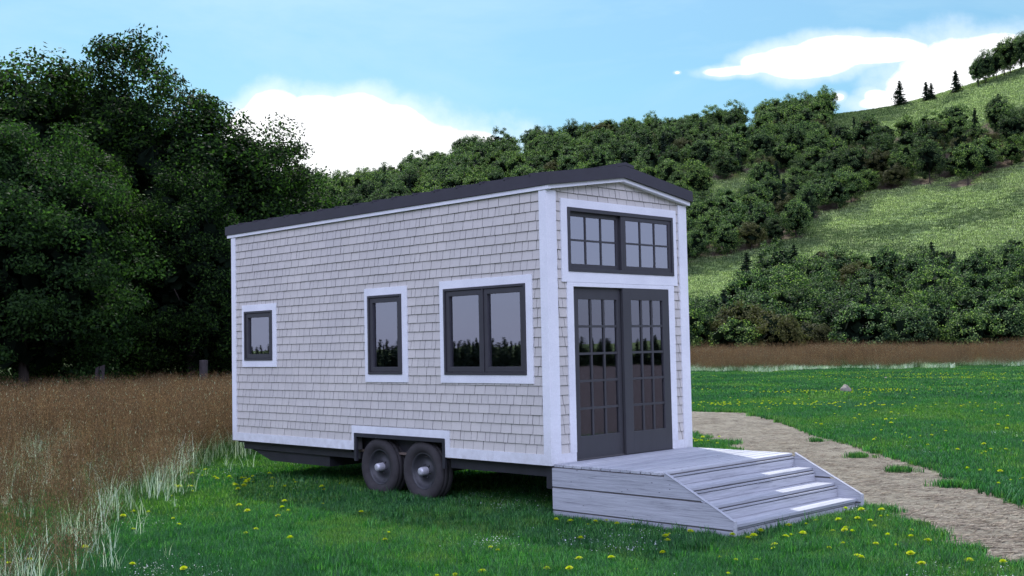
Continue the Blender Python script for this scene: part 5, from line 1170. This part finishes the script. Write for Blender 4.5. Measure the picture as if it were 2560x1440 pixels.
for loc, h, w_, lab in (((6.9, 26.4, 0), 1.62, .28, 'split leaning fence plank standing in the brown grass below the grove'), ((10.2, 25.6, 0), 1.72, .30, 'thick pale weathered fence post in the brown grass left of the house')):
    mb = MB()
    if w_ < .29:
        a = R(45); 
        for k, (o_, ww, hh) in enumerate(((-.09, .12, h * .97), (.07, .17, h))):
            vs = []
            for z in (-.1, hh * .5, hh):
                l = .06 * z / h; s_ = (1 if z < hh else .9)
                for u, v in ((-ww / 2, -.02), (ww / 2, -.02), (ww / 2, .02), (-ww / 2, .02)):
                    xx = o_ + u * s_ + l; zz = z + (.05 * u / ww if z == hh else 0)
                    vs.append((xx * RTX + v * FWX, xx * RTY + v * FWY, zz))
            mb.add(vs, [(3, 2, 1, 0), (8, 9, 10, 11)] + [(i * 4 + q, i * 4 + (q + 1) % 4, i * 4 + 4 + (q + 1) % 4, i * 4 + 4 + q) for i in (0, 1) for q in range(4)])
        o = mb.build('fence_plank', M['post'])
    else:
        mb.tube([(0, 0, -.1), (.01, .0, .6), (-.01, .01, 1.2), (.0, .0, h - .03), (0, 0, h)], [.165, .15, .145, .14, .12], 14); o = mb.build('fence_post', M['post'], smooth=False)
    o.location = loc; tag(o, lab, 'post')

# far surroundings behind the viewing place (seen mirrored in the panes)
g_ = np.random.default_rng(91); V = []; F = []
sr = []
cts = []; ro = []; ss = []
for k in range(1750):
    t = 34 + k / 6. + g_.uniform(-.04, .04)
    if 34 < t < 326:
        r = 92 + (k % 3) * 2.2; x, y = polar(r, R(t)); cts.append((x, y, ground_z(x, y) - .1)); ro.append(g_.uniform(0, 6.28)); ss.append((.40, .34, .44)[k % 3] * g_.uniform(.9, 1.1))
scatter('conifer_row', [src('row_source', HC[0]), src('row_source', HC[1])], cts, ro, ss, [i % 2 for i in range(len(cts))], 'row of young dark conifers ringing the field behind the viewer', 'conifers', sclz=.85)

# ------------------------------------------------------------------ sky
SUN_AZ = math.atan2(1.0, .58)   # direction towards the sun in the xy plane
SUN_EL = R(53)
w = bpy.data.worlds.new('World'); sc.world = w; w.use_nodes = True
nt = w.node_tree; nt.nodes.clear()
sky = nt.nodes.new('ShaderNodeTexSky'); sky.sky_type = 'NISHITA'; sky.sun_disc = False
sky.sun_elevation = SUN_EL; sky.sun_rotation = math.pi / 2 - SUN_AZ
sky.air_density = 1.0; sky.dust_density = .7; sky.ozone_density = 3.0
geo = nt.nodes.new('ShaderNodeTexCoord')
def dotn(v):
    n = nt.nodes.new('ShaderNodeVectorMath'); n.operation = 'DOT_PRODUCT'; L(nt, geo.outputs['Generated'], n.inputs[0]); n.inputs[1].default_value = v; return n.outputs['Value']
df = dotn((FWX, FWY, 0)); dr = dotn((RTX, RTY, 0)); dz = dotn((0, 0, 1))
dfc = mathn(nt, 'MAXIMUM', df, .05)
U = mathn(nt, 'DIVIDE', dr, dfc); Vv = mathn(nt, 'DIVIDE', dz, dfc)
cv = nt.nodes.new('ShaderNodeCombineXYZ'); L(nt, U, cv.inputs[0]); L(nt, Vv, cv.inputs[1])
wn = noise_n(nt, 15, 6, .6, cv.outputs[0])
wn2 = noise_n(nt, 34, 5, .6, cv.outputs[0])
CL = []
def cl(px_, py_, rx_, ry_):     # cloud lumps: centre and size as slopes seen from the field
    CL.append((((px_ - 1280) + .0207 * (py_ - 720)) / 2840., ((867 - py_) - .0207 * (px_ - 1280)) / 2840., rx_ / 2840., ry_ / 2840.))
for q in ((700,292,88,80),(650,330,85,75),(800,300,130,74),(900,288,110,64),(985,325,110,72),(900,400,360,120),(1070,370,95,66),(1180,370,100,52),(1225,365,45,45),
          (1830,174,62,13),(1885,168,60,15),(1940,150,72,28),(2045,148,130,46),(2125,118,112,42),(2240,118,140,36),(2440,190,190,112),(2360,220,130,85),(2560,150,200,82),(2260,252,95,24),(2222,235,40,20),(1720,175,9,5),(2125,237,16,11)): cl(*q)
acc = None
for (a, b, rx_, ry_) in CL:
    du = mathn(nt, 'DIVIDE', mathn(nt, 'SUBTRACT', U, a), rx_); dv = mathn(nt, 'DIVIDE', mathn(nt, 'SUBTRACT', Vv, b), ry_)
    q = mathn(nt, 'MULTIPLY', mathn(nt, 'SUBTRACT', 1., mathn(nt, 'ADD', mathn(nt, 'MULTIPLY', du, du), mathn(nt, 'MULTIPLY', dv, dv))), max(.6, min(1.2, math.sqrt(rx_ * ry_) * 2840 / 60.)))
    acc = q if acc is None else mathn(nt, 'MAXIMUM', acc, q)
nzv = mathn(nt, 'ADD', mathn(nt, 'MULTIPLY', mathn(nt, 'SUBTRACT', wn.outputs['Fac'], .5), 1.1), mathn(nt, 'MULTIPLY', mathn(nt, 'SUBTRACT', wn2.outputs['Fac'], .5), .5))
fld = mathn(nt, 'ADD', acc, nzv)
mr = nt.nodes.new('ShaderNodeMapRange'); mr.interpolation_type = 'SMOOTHSTEP'; L(nt, fld, mr.inputs['Value']); mr.inputs['From Min'].default_value = -.10; mr.inputs['From Max'].default_value = .38
halo = nt.nodes.new('ShaderNodeMapRange'); halo.interpolation_type = 'SMOOTHSTEP'; L(nt, mathn(nt, 'ADD', fld, mathn(nt, 'MULTIPLY', mathn(nt, 'SUBTRACT', wn.outputs['Fac'], .5), 3.5)), halo.inputs['Value']); halo.inputs['From Min'].default_value = -1.7; halo.inputs['From Max'].default_value = .5; halo.inputs['To Max'].default_value = .42
front = mathn(nt, 'GREATER_THAN', df, .3)
cm = mathn(nt, 'MULTIPLY', mathn(nt, 'MAXIMUM', mr.outputs[0], halo.outputs[0]), front)
# thin wisps everywhere
wc = nt.nodes.new('ShaderNodeMapping'); wc.inputs['Scale'].default_value = (1, 1, 3.2); L(nt, geo.outputs['Generated'], wc.inputs['Vector'])
wi = noise_n(nt, 3.2, 6, .6, wc.outputs[0], .6)
wf = ramp(nt, wi.outputs['Fac'], [(.42, (0, 0, 0)), (.78, (.55, .55, .55))])
hz = nt.nodes.new('ShaderNodeMapRange'); L(nt, mathn(nt, 'ABSOLUTE', dz), hz.inputs['Value']); hz.inputs['From Max'].default_value = .22
htint = mixc(nt, hz.outputs[0], (.82, .92, 1.12), SKY_TINT)
tint = mixc(nt, 1., sky.outputs[0], htint, 'MULTIPLY')
mul = nt.nodes.new('ShaderNodeVectorMath'); mul.operation = 'SCALE'; mul.inputs['Scale'].default_value = 1.; L(nt, tint, mul.inputs[0])
s1 = mixc(nt, wf.outputs[0], mul.outputs[0], (6.4, 9.0, 10.4))
bk = nt.nodes.new('ShaderNodeMapRange'); bk.interpolation_type = 'SMOOTHSTEP'; L(nt, df, bk.inputs['Value']); bk.inputs['From Min'].default_value = .6; bk.inputs['From Max'].default_value = .2
bkf = mathn(nt, 'MULTIPLY', bk.outputs[0], .8)
s1 = mixc(nt, bkf, s1, (5.4, 5.9, 8.2))
s2 = mixc(nt, cm, s1, (13., 13.2, 13.5))
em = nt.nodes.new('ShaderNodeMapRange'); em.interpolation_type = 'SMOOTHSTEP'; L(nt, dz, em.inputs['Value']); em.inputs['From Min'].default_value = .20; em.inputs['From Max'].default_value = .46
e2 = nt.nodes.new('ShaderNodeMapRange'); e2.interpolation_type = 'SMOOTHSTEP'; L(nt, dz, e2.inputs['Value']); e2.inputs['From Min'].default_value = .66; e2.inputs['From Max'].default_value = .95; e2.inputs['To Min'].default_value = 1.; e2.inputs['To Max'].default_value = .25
am = mathn(nt, 'MULTIPLY', mathn(nt, 'MULTIPLY', em.outputs[0], e2.outputs[0]), mathn(nt, 'ADD', FILL_HIGH, mathn(nt, 'MULTIPLY', mathn(nt, 'MAXIMUM', mathn(nt, 'MULTIPLY', df, -1.), 0.), FILL_BACK)))  # sky fill added above and behind the view, brighter than plain daylight
hc = nt.nodes.new('ShaderNodeVectorMath'); hc.operation = 'SCALE'; hc.inputs[0].default_value = FILL_COLOR; L(nt, am, hc.inputs['Scale'])
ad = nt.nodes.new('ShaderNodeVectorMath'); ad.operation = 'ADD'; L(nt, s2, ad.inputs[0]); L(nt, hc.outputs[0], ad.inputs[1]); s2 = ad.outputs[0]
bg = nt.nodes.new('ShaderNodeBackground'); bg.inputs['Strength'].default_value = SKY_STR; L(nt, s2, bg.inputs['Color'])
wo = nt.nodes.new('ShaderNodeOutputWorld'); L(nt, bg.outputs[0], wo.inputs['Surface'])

sun = bpy.data.lights.new('sun', 'SUN'); sun.energy = SUN_E; sun.angle = R(.53); sun.color = (1, .965, .9)
so = bpy.data.objects.new('sun', sun); link(so)
d = Vector((math.cos(SUN_AZ) * math.cos(SUN_EL), math.sin(SUN_AZ) * math.cos(SUN_EL), math.sin(SUN_EL)))
so.rotation_euler = d.to_track_quat('Z', 'Y').to_euler(); so.location = (0, 0, 40)

# ------------------------------------------------------------------ camera
cam = bpy.data.cameras.new('camera'); co = bpy.data.objects.new('camera', cam); link(co)
cam.sensor_width = 36; cam.lens = 2840.68 / 2560 * 36; cam.clip_start = .1; cam.clip_end = 6000
yaw, pit, rol = R(-44.8566), R(2.9579), R(1.1845)
c, s = math.cos(yaw), math.sin(yaw)
fwd = Vector((-s, c, 0)); rt = Vector((c, s, 0)); up = Vector((0, 0, 1))
Fv = math.cos(pit) * fwd + math.sin(pit) * up; Uv = -math.sin(pit) * fwd + math.cos(pit) * up
R2 = math.cos(rol) * rt - math.sin(rol) * Uv; U2 = math.sin(rol) * rt + math.cos(rol) * Uv
mw = Matrix((R2, U2, -Fv)).transposed().to_4x4(); mw.translation = Vector((-9.418, -8.890, 1.953))
co.matrix_world = mw
sc.camera = co
sc.view_settings.view_transform = 'Standard'; sc.view_settings.look = 'None'; sc.view_settings.exposure = 0
sc.render.engine = 'CYCLES'
sc.cycles.max_bounces = 8; sc.cycles.transparent_max_bounces = 12; sc.cycles.diffuse_bounces = 3; sc.cycles.transmission_bounces = 4
sc.cycles.use_denoising = True
sc.cycles.use_adaptive_sampling = True; sc.cycles.adaptive_threshold = .02
